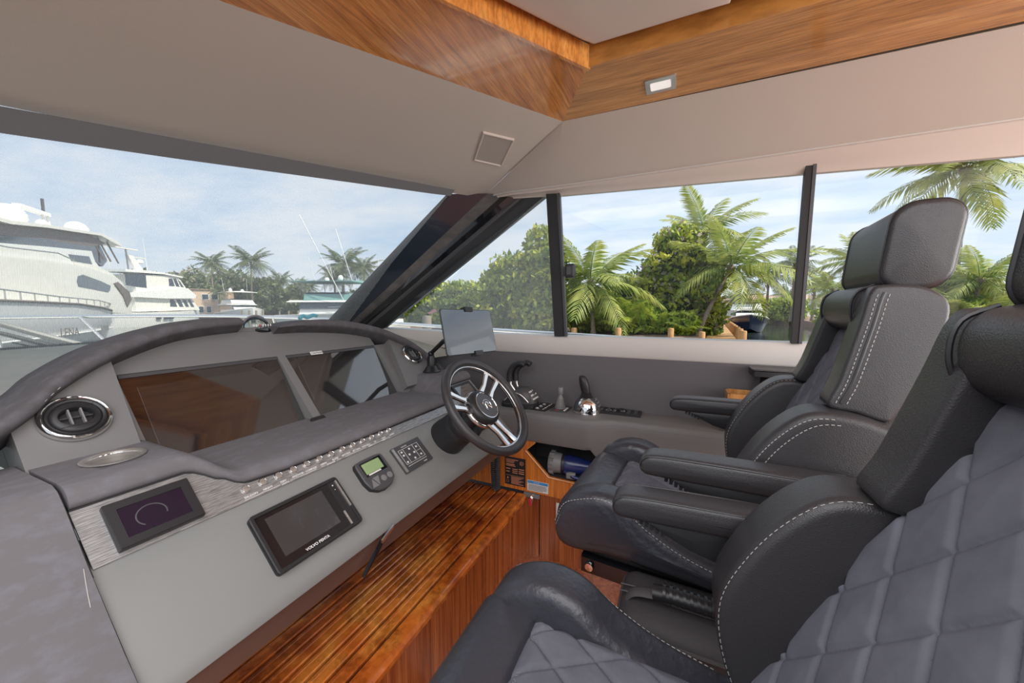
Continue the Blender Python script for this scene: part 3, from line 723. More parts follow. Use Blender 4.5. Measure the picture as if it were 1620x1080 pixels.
rr_frame(x0, x1, s0, s1, .003, .017, .010, .017).build('frame', BLKM, t, 40)
rr_prism(x0+.016, x1-.016, s0+.016, s1-.016, .001, .010, .0155).build('glass', PURP, t, 40)
arc = [DP(.345+.024*math.cos(a), .055+.022*math.sin(a), .0157) for a in [math.radians(k) for k in range(-20, 231, 10)]]
M().add(tube(arc, .0012, 4, flat=.3)).build('gauge_arc', GRYD, t)
t = empty('instrument_display', 'small bronze-lit display right of the brushed strip, seen through the wheel', 'display')
x0, x1, s0, s1 = 1.50, 1.67, .010, .115
rr_prism(x0, x1, s0, s1, .002, .002, .010).build('body', BLKM, t, 40)
rr_frame(x0, x1, s0, s1, .003, .014, .010, .014).build('frame', BLKM, t, 40)
rr_prism(x0+.013, x1-.013, s0+.013, s1-.013, .001, .010, .0125).build('glass', GSCR, t, 40)
for k in range(3):
    M().add(box(DP(1.58, .045+.02*k, .0127), (.05-.01*k, .006, .0006), Matrix((V(1, 0, 0), V(0, .707, .707), DN)).transposed())).build('readout_bar', BRN, t)
# autopilot / green lcd unit with tapered body
t = empty('autopilot_control', 'grey control unit with green screen above triangular and round keys', 'control unit')
x0, x1, s0, s1 = .797, .912, -.150, -.036
P = [(x0+.006, s1-.001), (x0+.03, s1+.002), (x1-.03, s1+.002), (x1-.006, s1-.001), (x1, s1-.012), (x1+.001, s0+.045), (x1-.006, s0+.018), (x1-.03, s0+.001), (x1-.058, s0-.004), (x0+.03, s0+.001), (x0+.006, s0+.018), (x0-.001, s0+.045), (x0, s1-.012)]
M().add(loft([[DP(a, b, 0) for a, b in P], [DP(a, b, .014) for a, b in offset_in(P, .001)]])).build('body', BLKM, t, 40)
P2 = offset_in(P, .004)
M().add(loft([[DP(a, b, .014) for a, b in offset_in(P, .001)], [DP(a, b, .018) for a, b in P2]])).build('face', GRYD, t, 40)
rr_prism(x0+.014, x1-.014, s0+.055, s1-.008, .002, .018, .0186).build('window', BLKG, t, 40)
rr_prism(x0+.019, x1-.024, s0+.063, s1-.014, .001, .0186, .0190).build('green_screen', GRN, t, 40)
def key(poly): M().add(prism([DP(a, b, .018) for a, b in poly], DN*.0014)).build('key', GRYP, t, 30)
key([(x0+.012, s0+.016), (x0+.036, s0+.016), (x0+.024, s0+.044)]); key([(x0+.028, s0+.046), (x0+.052, s0+.046), (x0+.040, s0+.016)])
for a in (.066, .092):
    M().add(lathe([(.0105, 0), (.0105, .001), (.009, .0014), (.0001, .0014)], DP(x0+a, s0+.030, .018), DN, 20)).build('key', GRYP, t)
M().add(box(DP(x0+.050, s0+.0595, .0188), (.05, .005, .0006), Matrix((V(1, 0, 0), V(0, .707, .707), DN)).transposed())).build('brand_plate', WHT, t)
# square function panel
t = empty('function_panel', 'square black panel with white outlined switch grid below the steel switches', 'control panel')
x0, x1, s0, s1 = .960, 1.108, -.146, -.042
rr_prism(x0, x1, s0, s1, .003, 0, .008).build('plate', GRYD, t, 40)
rr_prism(x0+.002, x0+.012, s0+.003, s1-.003, .001, .008, .0095).build('steel_edge', STEEL, t, 40)
def ln(a, b, c_, d_): M().add(prism([DP(a, b, .008), DP(c_, b, .008), DP(c_, d_, .008), DP(a, d_, .008)], DN*.0005)).build('outline', WHT, t)
gx = [.983, 1.006, 1.056, 1.084]; w_ = .0011; g0, g1 = s0+.026, s1-.018
for g in gx: ln(g, g0, g+w_, g1)
ln(gx[0], g0, gx[3], g0+w_); ln(gx[0], g1-w_, gx[3]+w_, g1); ln(gx[2], (g0+g1)/2, gx[3], (g0+g1)/2+w_)
for a, b in ((.991, g1-.010), (.991, g1-.024), (.990, g0+.008), (1.031, g1-.010), (1.017, (g0+g1)/2), (1.043, (g0+g1)/2), (1.031, g0+.009), (1.067, g1-.014), (1.067, g0+.012)):
    ln(a, b-.0035, a+.008, b+.0035)
ln(.985, s0+.018, 1.085, s0+.0195)
text('THRUSTER', .006, WHT, t, DP(1.005, s1-.013, .0082), (1, 0, 0), (0, .7, .7), ext=.0002)
text('MARINE', .005, WHT, t, DP(1.06, s0+.006, .0082), (1, 0, 0), (0, .7, .7), ext=.0002)
# engine key / green unit right of the column
t = empty('alarm_panel', 'small panel with green light on the dash behind the wheel spokes', 'control panel')
rr_prism(1.44, 1.56, -.155, -.06, .003, 0, .008).build('plate', BLKM, t, 40)
rr_prism(1.455, 1.50, -.105, -.075, .001, .008, .0095).build('green_screen', GRN, t, 40)
for k in range(3): M().add(lathe([(.007, 0), (.006, .004), (.0001, .004)], DP(1.465+.03*k, -.13, .008), DN, 14)).build('button', GRYP, t)
# drawer latch
t = empty('latch_handle', 'long black flip latch with chrome tab on the brown drawer front', 'handle')
a = V(.775, .778, .628); b = V(.690, .772, .566)
M().add(prism([a+V(0, 0, -.008), b+V(0, 0, -.004), b+V(0, 0, .004), a+V(.004, 0, .008)], (0, -.010, 0))).build('arm', BLKG, t)
M().add(prism([a+V(-.018, -.011, -.006), a+V(.03, -.011, .016), a+V(.03, -.011, .024), a+V(-.018, -.011, .004)], (0, -.006, 0))).build('chrome_tab', CHR, t)

# compass
t = empty('compass', 'small domed ship compass on top of the dash between the visor pieces', 'compass')
cb = V(.900, 1.545, 1.212)
M().add(lathe([(.062, 0), (.064, .006), (.056, .014), (.050, .016)], cb, (0, 0, 1), 32)).build('base', BLKG, t, 50)
M().add(lathe([(.049, .012), (.049, .024), (.046, .036), (.036, .050), (.022, .058), (.0001, .061)], cb, (0, 0, 1), 32)).build('dome', GLS, t, 60)
M().add(tube([cb+V(.050*math.cos(a), -.002, .014+.050*math.sin(a)) for a in [PI*k/16 for k in range(17)]], .0045, 8)).build('hood', GRYP, t)
for k in range(7): M().add(box(cb+V(-.033+.011*k, -.0495+.002*abs(k-3), .027), (.004, .002, .010))).build('card_mark', WHT if k != 2 else RED, t)
# loose stitched thread on the suede console
tag(M().add(tube(smooth_open([V(.2375, .946, .8415), V(.2325, .922, .8165), V(.2285, .898, .7925)], 5), .0006, 6)).build('loose_thread', STI), 'loose pale thread lying on the grey suede console beside the brushed strip', 'thread')
tag(M().add(tube(smooth_open([V(1.53, 2.17, 1.245), V(1.56, 2.18, 1.262), V(1.59, 2.18, 1.25), V(1.62, 2.17, 1.265), V(1.65, 2.17, 1.26)], 4), .012, 8)).build('rolled_cloth', mat('turquoise', (.02, .45, .55), .5)), 'small turquoise rolled cloth behind the dash visor below the windscreen', 'cloth')

# ================================================================== STEERING WHEEL
wh = empty('steering_wheel', 'black leather steering wheel with chrome spokes and round hub emblem', 'steering wheel')
th, yw = .69, -.082
WN = V(math.sin(yw)*math.cos(th), -math.cos(yw)*math.cos(th), math.sin(th)).normalized()
WA = V(0, 0, 1).cross(WN).normalized(); WB = WN.cross(WA)
WC0 = V(1.24, .674, .929); WR = .200
def WP_(r, a, h=0): return WC0 + WA*(r*math.cos(a)) + WB*(r*math.sin(a)) + WN*h
M().add(tube([WP_(WR, 2*PI*k/72) for k in range(72)], .0165, 14, loop=True)).build('rim', LEA, wh, 60)
M().add(tube([WP_(WR-.019, 2*PI*k/72, -.003) for k in range(72)], .0042, 8, loop=True)).build('chrome_ring', CHR, wh, 60)
M().add(tube([WP_(WR-.024, 2*PI*k/72, -.010) for k in range(72)], .0040, 8, loop=True)).build('inner_ring', BLKG, wh, 60)
hub = WC0 - WN*.030
M().add(lathe([(.035, -.040), (.062, -.024), (.074, -.004), (.076, .008), (.070, .020), (.056, .026)], hub, WN, 40)).build('hub', BLKM, wh, 60)
M().add(lathe([(.0785, -.020), (.083, -.012), (.080, -.004), (.0745, -.003)], hub, WN, 40, caps=False)).build('hub_chrome', CHR, wh, 60)
M().add(lathe([(.056, .0255), (.0575, .0285), (.0545, .029), (.053, .0265)], hub, WN, 40, caps=False)).build('emblem_ring', CHR, wh, 60)
M().add(lathe([(.054, .026), (.02, .028), (.0001, .0285)], hub, WN, 32, caps=False)).build('hub_cap', GRYD, wh, 60)
em = [hub+WN*.0288+WA*(.022*math.cos(a)*1.0)+WB*(.022*math.sin(a)) for a in [math.radians(k) for k in range(-60, 250, 15)]]
M().add(tube(em, .0016, 6)).build('emblem', CHR, wh)
em2 = smooth_open([hub+WN*.0288+WA*a+WB*b for a, b in ((-.010, -.012), (-.008, .008), (.004, .012), (.010, .004), (.002, -.002), (.016, -.018))], 4)
M().add(tube(em2, .0020, 6)).build('emblem', CHR, wh)
# three spokes, each a pair of chrome arms around an open slot
for sa, spl in ((math.radians(36), .17), (math.radians(158), .16), (math.radians(274), .16)):
    for s in (-1, 1):
        a0 = sa+s*spl*2.1; a1 = sa+s*spl
        r0 = [hub+WN*.002+WA*(.070*math.cos(a0))+WB*(.070*math.sin(a0)), WP_(WR*.58, sa+s*spl*1.15, -.018), WP_(WR-.018, a1, -.006)]
        ring = []
        for p, w in zip(r0, (.016, .010, .013)):
            x, y, z = frame((r0[2]-r0[0]), WN)
            ring.append([p+x*(.004*i)+y*(w*j) for i, j in ((-1, -.8), (-1, .8), (0, 1), (1, .6), (1, -.6), (0, -1))])
        M().add(loft(ring)).build('spoke', CHR, wh, 30)
        r1 = [p-WN*.0075 for p in r0]
        M().add(tube([r1[0], r1[1], r1[2]], [.010, .007, .009], 8)).build('spoke_backing', BLKG, wh, 50)
    arc = [WP_(WR-.020, sa+spl*k/4, -.007) for k in range(-5, 6)]
    M().add(tube(arc, .006, 8)).build('spoke_bridge', CHR, wh, 60)
# column and boot
col = empty('steering_column', 'black stepped steering column boot with tilt lever on the dash panel', 'steering column')
ax = WN; base = WC0-WN*.262
M().add(lathe([(.030, .235), (.034, .17), (.040, .150), (.064, .146), (.0765, .136), (.0800, .118), (.0740, .102)], base, ax, 40)).build('collar', BLKM, col, 50)
M().add(lathe([(.0700, .106), (.0735, .096), (.0750, .075), (.0760, .05), (.0770, .035), (.080, .02), (.082, -.06)], base, ax, 40)).build('boot', BLKM, col, 50)
lv = base+ax*.045+WA*.070-WB*.02
M().add(prism([lv, lv+WA*.055-WB*.010, lv+WA*.058-WB*.024, lv+WA*.008-WB*.02], WN*.010)).build('tilt_lever', BLK, col, 30)

# ================================================================== LEDGE CONTROLS
z0 = zl
def rbox(name, cx_, cy_, hx, hy, r, z0_, h, mt, parent, bev=.002, rot=0):
    P = rrect(hx, hy, r, 4); c_, s_ = math.cos(rot), math.sin(rot)
    A = [V(cx_+a*c_-b*s_, cy_+a*s_+b*c_, z0_) for a, b in P]; B = [V(cx_+a*c_-b*s_, cy_+a*s_+b*c_, z0_+h) for a, b in offset_in(P, bev)]
    return M().add(loft([A, [p+V(0, 0, h-bev) for p in A], B])).build(name, mt, parent, 35)
# twin throttle
t = empty('engine_throttle', 'twin lever engine throttle on the ledge behind the steering wheel', 'throttle')
tx, ty = 1.822, .785
def dome(cx_, cy_, rx, ry, h, z_, mt, parent, name, n=24, k=7, pw_=1.0, skew=0):
    R = []
    for i in range(k+1):
        a = PI/2*i/k; r = math.cos(a)**pw_; z = math.sin(a)*h
        R.append([V(cx_+rx*max(r, .01)*math.cos(q)+skew*z, cy_+ry*max(r, .01)*math.sin(q), z_+z) for q in [2*PI*j/n for j in range(n)]])
    return M().add(loft(R)).build(name, mt, parent, 60)
rbox('base', tx, ty, .062, .098, .035, z0, .022, BLKM, t, .004)
dome(tx+.008, ty-.018, .056, .078, .088, z0+.020, GRYD, t, 'housing', pw_=.75)
M().add(tube([V(tx-.052, ty-.070+.14*k/12, z0+.035+.045*math.sin(PI*k/12)) for k in range(13)], .006, 8)).build('chrome_trim', CHR, t, 60)
for r_ in range(3):
    for c_ in range(4):
        if r_ < 2 or c_ < 3: M().add(box((tx-.030+.020*c_-.004, ty-.094+.012*r_, z0+.052+.018*r_), (.010, .004, .009), Matrix.Rotation(-.6, 3, 'X'))).build('button', WHT, t)
for s in (0, 1):
    xx = tx-.012+.036*s
    M().add(tube([V(xx, ty+.015, z0+.07), V(xx, ty+.052-.02*s, z0+.115), V(xx, ty+.055-.02*s, z0+.145)], [.008, .007, .008], 10)).build('lever_arm', CHR, t, 60)
    M().add(tube(smooth_open([V(xx, ty+.058-.02*s, z0+.135), V(xx, ty+.055-.02*s, z0+.185), V(xx+.002, ty+.030-.025*s, z0+.225), V(xx+.004, ty-.010-.02*s, z0+.238), V(xx+.004, ty-.030-.02*s, z0+.228)], 4), .0195, 12, flat=.85)).build('lever_grip', BLKM, t, 60)
# three-way switch plate
t = empty('switch_plate', 'black switch plate with three round buttons beside the throttle', 'switch plate')
rbox('plate', 1.84, .655, .078, .046, .006, z0, .004, BLKM, t, .001, -.10)
for k in range(3): M().add(lathe([(.0125, 0), (.0115, .004), (.0001, .004)], V(1.79+.045*k, .672-.004*k, z0+.004), (0, 0, 1), 18)).build('button', GRYP, t)
for k in range(3): M().add(lathe([(.0075, .0), (.0065, .0052), (.0001, .0054)], V(1.79+.045*k, .672-.004*k, z0+.004), (0, 0, 1), 18)).build('button_mark', WHT, t)
for k in range(5): M().add(box((1.79+.028*k, .637-.002*k, z0+.0042), (.018, .006+.004*(k % 2), .0006))).build('print', WHT, t)
# grey joystick
t = empty('joystick', 'light grey ribbed thruster joystick on a grey plate between throttle and docking joystick', 'joystick')
rbox('plate', 1.84, .556, .062, .046, .006, z0, .006, GRYD, t, .002)
jc = V(1.845, .560, z0+.006)
prof = [(.030, 0), (.030, .004)]
for k in range(5): prof += [(.028-.002*k, .008+.010*k), (.030-.003*k, .012+.010*k), (.026-.0025*k, .016+.010*k)]
prof += [(.011, .066), (.010, .076)]
M().add(lathe(prof, jc, (0, 0, 1), 24)).build('bellows', GRYP, t, 60)
M().add(lathe([(.013, .074), (.0155, .078), (.0155, .108), (.013, .112)], jc, (0, 0, 1), 20)).build('knob', GRYP, t, 40)
M().add(box((1.793, .563, z0+.0065), (.008, .02, .001))).build('red_mark', RED, t)
for k in range(3): M().add(lathe([(.006, 0), (.005, .003), (.0001, .003)], V(1.80+.025*k, .524, z0+.006), (0, 0, 1), 12)).build('button', WHT, t)
# docking joystick with chrome dome
t = empty('docking_joystick', 'black docking joystick on a chrome-fronted dome on the ledge corner', 'joystick')
dc = V(1.835, .415, z0)
M().add(lathe([(.070, 0), (.072, .008), (.069, .014)], dc, (0, 0, 1), 32)).build('base', CHR, t, 50)
dome(dc.x, dc.y, .069, .069, .072, z0+.010, GRYD, t, 'housing', 32, 8, .62)
R = []
for i in range(9):
    a = PI/2*i/8*.80; rr_ = .0715*math.cos(a)**.62; z = z0+.011+math.sin(a)*.074
    R.append([V(dc.x+rr_*math.cos(q), dc.y+rr_*math.sin(q), z) for q in [math.radians(150+ (110-i*6)*j/14) for j in range(15)]])
M().add(loft(R, closed=False, caps=False)).build('chrome_front', CHR, t, 60)
prof = [(.034, .072)]
for k in range(4): prof += [(.036-.003*k, .076+.008*k), (.031-.003*k, .080+.008*k)]
M().add(lathe(prof, dc+V(0, .004, 0), (0, 0, 1), 24)).build('bellows', BLKM, t, 60)
jr = []
for z, y, rx, ry in ((.100, .006, .017, .020), (.120, .010, .021, .024), (.150, .016, .022, .025), (.175, .022, .020, .022), (.188, .026, .016, .016), (.192, .027, .006, .006)):
    jr.append([V(dc.x+rx*math.cos(q), dc.y+y+ry*math.sin(q), z0+z) for q in [2*PI*j/18 for j in range(18)]])
M().add(loft(jr)).build('grip', BLKM, t, 60)
for r_ in range(3):
    for c_ in range(3):
        a = math.radians(-58-22*c_); b = .45+.28*r_
        M().add(box(dc+V(.070*math.cos(a)*math.cos(b)**.62, .070*math.sin(a)*math.cos(b)**.62, .012+.072*math.sin(b)), (.008, .006, .007))).build('button', GRYP, t)
# remote control
t = empty('remote_control', 'long flat black remote control lying on the ledge with round dial', 'remote control')
Rz = Matrix.Rotation(.02, 3, 'Z')
rbox('body', 1.893, .262, .042, .108, .004, z0, .014, BLKM, t, .002)
M().add(lathe([(.024, 0), (.022, .008), (.012, .010), (.0001, .007)], V(1.893, .248, z0+.014), (0, 0, 1), 24)).build('dial', BLK, t, 50)
for k in range(3):
    for j in range(6):
        yy = .350-.034*j
        if abs(yy-.248) > .03: M().add(box((1.866+.026*k, yy, z0+.0155), (.013, .016, .003))).build('key', GRYD, t)
for j in range(4): M().add(box((1.872, .345-.016*j*1.4, z0+.0176), (.003, .007, .0006))).build('print', WHT, t)
# teak bin and dark phone dock / speaker by the wall
t = empty('teak_box', 'small open light teak box on the ledge beside the far seat', 'box')
bx, by = 1.845, -.262
for dx_, dy_, sx_, sy_ in ((-.055, 0, .010, .12), (.055, 0, .010, .12), (0, -.055, .12, .010), (0, .055, .12, .010)):
    M().add(box((bx+dx_, by+dy_, zl+.085), (sx_, sy_, .17))).build('side', WBOX, t, 20)
M().add(box((bx, by, zl+.02), (.10, .10, .01))).build('bottom', WBOX, t, 20)
t = empty('instrument_pod', 'stack of black rubber cups and flat lid behind the teak box', 'holder')
pc = V(1.885, -.375, zl)
M().add(lathe([(.050, 0), (.050, .18), (.044, .20), (.036, .205)], pc, (0, 0, 1), 28)).build('lower_cup', GRYD, t, 40)
pr = [(.036, .205)]
for k in range(4): pr += [(.043, .212+.008*k), (.039, .216+.008*k)]
M().add(lathe(pr, pc, (0, 0, 1), 28)).build('ribbed_collar', BLKM, t, 40)
M().add(prism([pc+V(a, b, .245) for a, b in rrect(.055, .15, .01, 3, -.005, -.07)], (0, 0, .022))).build('lid', BLKM, t, 40)
M().add(prism([pc+V(a, b, .270) for a, b in rrect(.053, .15, .01, 3, -.005, -.068)], (0, 0, .006))).build('lid_top', GRYD, t, 40)
# window latch
t = empty('window_latch', 'black plastic latch clipped to the window mullion', 'latch')
M().add(puff(rrect(.024, .036, .010, 4), 1.862, 1.905, .006, .001, lambda a, b, tt: (tt, .525+a, 1.503+b), 3, 1)).build('body', BLKM, t, 50)
M().add(box((1.905, .557, 1.503), (.02, .02, .050))).build('clip', BLK, t)
M().add(box((1.860, .528, 1.503), (.004, .022, .040))).build('grip', GRYD, t)

# ceiling lamp, speaker
t = empty('ceiling_lamp', 'small rectangular ceiling lamp with silver frame in the teak board', 'lamp')
P = rrect(.044, .050, .003, 3, 1.464, .089); Q = rrect(.026, .034, .006, 3, 1.464, .089)
M().add(loft([[V(a, b, ZC+.002) for a, b in P], [V(a, b, ZC-.005) for a, b in P], [V(a, b, ZC-.006) for a, b in Q], [V(a, b, ZC-.001) for a, b in Q]], caps=False)).build('frame', STEEL, t, 30)
M().add(prism([V(a, b, ZC-.0045) for a, b in Q], (0, 0, .003))).build('lens', mat('lamp_lens', (.8, .78, .74), .4, emis=((1, .95, .9), .45)), t, 30)
t = empty('speaker', 'square cream speaker grille set in the sloping forward headliner', 'speaker')
a_, b_, c_, d_ = V(1.428, .79, 2.061), V(1.551, .698, 2.063), V(1.701, .838, 2.020), V(1.575, .925, 2.019)
nn = (b_-a_).cross(d_-a_).normalized()
if nn.z > 0: nn = -nn
ctr = (a_+b_+c_+d_)/4
sh = nn*.004
def ins(w): return [p.lerp(ctr, w) for p in (a_, b_, c_, d_)]
M().add(loft([[p-nn*.004 for p in ins(0)], [p+sh*1.6 for p in ins(.01)], [p+sh*2.2 for p in ins(.05)], [p+sh*1.6 for p in ins(.10)], [p for p in ins(.11)]], caps=False)).build('frame', HEADS, t, 30)
M().add(loft([[p-nn*.003 for p in ins(.10)], [p+sh*1.1 for p in ins(.10)]])).build('grille', PERF, t, 30)

# tablet on its suction mount
t = empty('tablet', 'tablet computer with reflective screen held above the steering wheel', 'tablet')
TL, TR, BR, BL = V(1.246, .904, 1.305), V(1.5465, .828, 1.300), V(1.532, .781, 1.102), V(1.233, .858, 1.112)
tx_ = (TR-TL).normalized(); ty_ = (TL-BL); ty_ = (ty_-tx_*ty_.dot(tx_)).normalized(); tn = tx_.cross(ty_).normalized(); tcn_ = (TL+TR+BR+BL)/4
if tn.dot(V(0, -1, 0)) < 0: tn = -tn
def TP(a, b, o=0): return tcn_+tx_*a+ty_*b+tn*o
P = rrect(.154, .100, .012, 4)
M().add(loft([[TP(a, b, -.004) for a, b in offset_in(P, .002)], [TP(a, b, -.002) for a, b in P], [TP(a, b, .002) for a, b in P], [TP(a, b, .003) for a, b in offset_in(P, .001)]])).build('case', BLKM, t, 40)
M().add(prism([TP(a, b, .003) for a, b in rrect(.151, .097, .010, 4)], tn*.0006)).build('glass', GSCR, t, 40)
t = empty('tablet_mount', 'black suction tablet mount with jointed arm on the suede shelf', 'mount')
mb = V(1.60, 1.215, .966)
M().add(lathe([(.050, 0), (.050, .004), (.036, .010), (.026, .030), (.018, .034)], mb, (0, 0, 1), 28)).build('suction_base', BLK, t, 50)
M().add(lathe([(.022, .030), (.022, .070), (.018, .080), (.018, .088)], mb, (0, 0, 1), 20)).build('pillar', BLK, t, 50)
M().add(lathe([(.0001, .082), (.013, .086), (.017, .098), (.013, .110), (.0001, .114)], mb, (0, 0, 1), 20)).build('ball_joint', BLKG, t, 60)
M().add(box(mb+V(.024, -.01, .06), (.014, .014, .03))).build('locking_knob', BLK, t)
M().add(tube([mb+V(0, 0, .100), V(1.555, 1.10, 1.14), TP(.03, -.01, -.045)], [.011, .012, .011], 10)).build('arm', BLKM, t, 50)
M().add(puff(rrect(.05, .045, .012, 4), -.030, -.0045, .005, .0, lambda a, b, o: TP(a+.02, b, o), 3, 1)).build('holder_plate', BLKM, t, 50)
for s in (1, -1):
    m = M(); m.add(box(TP(.01 if s > 0 else .03, s*.104, -.008), (.05, .012, .028), Matrix((tx_, ty_, tn)).transposed())); m.add(box(TP(.01 if s > 0 else .03, s*.099, .0075), (.046, .020, .004), Matrix((tx_, ty_, tn)).transposed())); m.add(box(TP(.01 if s > 0 else .03, s*.08, -.012), (.02, .07, .006), Matrix((tx_, ty_, tn)).transposed()))
    m.build('clamp', BLKM, t)

# ------------------------------------------------------------------ things on / in the teak side panel
t = empty('warning_plate', 'black data plate with orange print on the teak side panel', 'plate')
yz = [(.815, .523), (.702, .520), (.704, .368), (.823, .384)]
def PX(y, z, o=0): return V(1.70-o, y, z)
M().add(prism([PX(.818, .524, .0), PX(.700, .524, 0), PX(.700, .372, 0), PX(.818, .372, 0)], (-.002, 0, 0))).build('plate', BLK, t)
for k, (a, b, h, w) in enumerate([(.512, .812, .004, .07), (.504, .812, .004, .05), (.496, .812, .004, .045), (.486, .812, .005, .05), (.478, .812, .004, .055), (.462, .812, .005, .025), (.446, .812, .005, .02), (.462, .775, .004, .03), (.452, .775, .004, .03), (.442, .775, .004, .03), (.466, .738, .005, .03), (.454, .738, .004, .03), (.444, .738, .005, .03)]):
    M().add(prism([PX(b, a, .002), PX(b-w, a, .002), PX(b-w, a-h, .002), PX(b, a-h, .002)], (-.0004, 0, 0))).build('print_line', ORP, t)
for k in range(7):
    M().add(prism([PX(.782, .418-.006*k, .002), PX(.782-.07+.012*(k % 3), .418-.006*k, .002), PX(.782-.07+.012*(k % 3), .415-.006*k, .002), PX(.782, .415-.006*k, .002)], (-.0004, 0, 0))).build('print_line', ORP, t)
M().add(prism([PX(.812, .424, .002), PX(.706, .424, .002), PX(.706, .4225, .002), PX(.812, .4225, .002)], (-.0004, 0, 0))).build('print_line', ORP, t)
M().add(tube([PX(.722+.010*math.cos(a), .497+.010*math.sin(a), .0022) for a in [2*PI*k/16 for k in range(16)]], .0011, 4, loop=True)).build('round_mark', ORP, t)
text('R', .014, ORP, t, PX(.727, .492, .0024), (0, -1, 0), (0, 0, 1))
M().add(prism([PX(.808, .405, .002), PX(.796, .405, .002), PX(.802, .416, .002)], (-.0004, 0, 0))).build('triangle_mark', ORP, t)
rb = [PX(.808, .396, .002), PX(.797, .396, .002), PX(.797, .384, .002), PX(.808, .384, .002)]
M().add(tube(rb, .0009, 4, loop=True)).build('square_mark', ORP, t)
t = empty('safety_label', 'white safety label with blue header on the teak side panel', 'sticker')
M().add(prism([PX(.690, .418, 0), PX(.575, .418, 0), PX(.575, .362, 0), PX(.690, .362, 0)], (-.0015, 0, 0))).build('label', WHT, t)
M().add(prism([PX(.688, .416, .0015), PX(.577, .416, .0015), PX(.577, .402, .0015), PX(.688, .402, .0015)], (-.0004, 0, 0))).build('blue_header', BLU, t)
for k in range(5):
    M().add(prism([PX(.684, .396-.0065*k, .0015), PX(.584+.02*(k == 4), .396-.0065*k, .0015), PX(.584+.02*(k == 4), .3935-.0065*k, .0015), PX(.684, .3935-.0065*k, .0015)], (-.0004, 0, 0))).build('print_line', GRYD, t)
text('NOTICE', .009, WHT, t, PX(.655, .4055, .0022), (0, -1, 0), (0, 0, 1), ext=.0002)
# key with red tag in its bracket
t = empty('key', 'ignition key with dark red tag hanging below the teak side panel', 'key')
M().add(box((1.700, .665, .338), (.014, .085, .022))).build('bracket', GRYP, t)
M().add(lathe([(.010, 0), (.009, .010), (.0001, .010)], V(1.693, .66, .338), (-1, 0, 0), 14)).build('lock_barrel', CHR, t)
M().add(prism([V(1.680, .664, .338), V(1.680, .648, .330), V(1.680, .655, .300), V(1.680, .670, .300)], (-.003, 0, 0))).build('blade', CHR, t)
M().add(prism([V(1.676, .674, .330), V(1.676, .662, .332), V(1.676, .655, .296), V(1.676, .668, .292)], (-.004, 0, 0))).build('tag', RED, t)
# coiled radio cord
t = empty('coiled_cord', 'dark grey coiled radio cord hanging from the dash beside the data plate', 'cord')
def coil(p, q, r, turns, wr, n=10):
    p, q = Vector(p), Vector(q); x, y, z = frame(q-p); N = int(turns*n); return [p+(q-p)*(k/N)+x*r*math.cos(2*PI*k/n)+y*r*math.sin(2*PI*k/n) for k in range(N+1)]
M().add(tube(coil((1.66, .845, .545), (1.655, .842, .355), .0125, 20, .004), .0034, 5)).build('coil', GRYD, t, 60)
M().add(tube(coil((1.66, .872, .505), (1.655, .862, .355), .0125, 15, .004), .0034, 5)).build('coil', GRYD, t, 60)
M().add(tube([V(1.655, .842-.0+.020*k/6, .356-.012*math.sin(PI*k/6)) for k in range(7)], .006, 6)).build('lower_bend', GRYD, t, 60)
M().add(tube([V(1.66, .872, .505), V(1.66, .88, .56), V(1.66, .90, .60)], .005, 6)).build('lead', GRYD, t, 60)
# spotlight lying in the cubby
t = empty('spotlight', 'hand spotlight with grey head and navy body lying in the cubby', 'flashlight')
c0 = V(1.775, .520, .505); axx = V(.10, -1, -.02).normalized()
prf = [(.030, -.075), (.050, -.072), (.054, -.066), (.054, -.050), (.052, -.030), (.050, -.005)]
M().add(lathe(prf, c0, axx, 28)).build('head', GRYP, t, 40)
for k in range(10):
    a = 2*PI*k/10; x, y, z = frame(axx); M().add(box(c0+axx*-.055+x*.053*math.cos(a)+y*.053*math.sin(a), (.014, .022, .014))).build('head_rib', GRYP, t)
M().add(lathe([(.051, -.004), (.052, .004), (.051, .010)], c0, axx, 28)).build('collar', BLK, t, 40)
M().add(lathe([(.048, .008), (.050, .03), (.046, .07), (.036, .12), (.030, .20)], c0, axx, 28)).build('body', NAVP, t, 50)
M().add(tube([c0+axx*.02+V(-.045, 0, -.02), c0+axx*.07+V(-.062, 0, -.035), c0+axx*.14+V(-.055, 0, -.05)], .011, 8)).build('handle', NAVP, t, 50)
M().add(puff(rrect(.022, .016, .006, 3), -.0, .022, .004, 0, lambda a, b, o: tuple(c0+axx*(.055+a)+V(-.045-o, 0, -.032+b)), 3, 1)).build('trigger', GRYP, t)

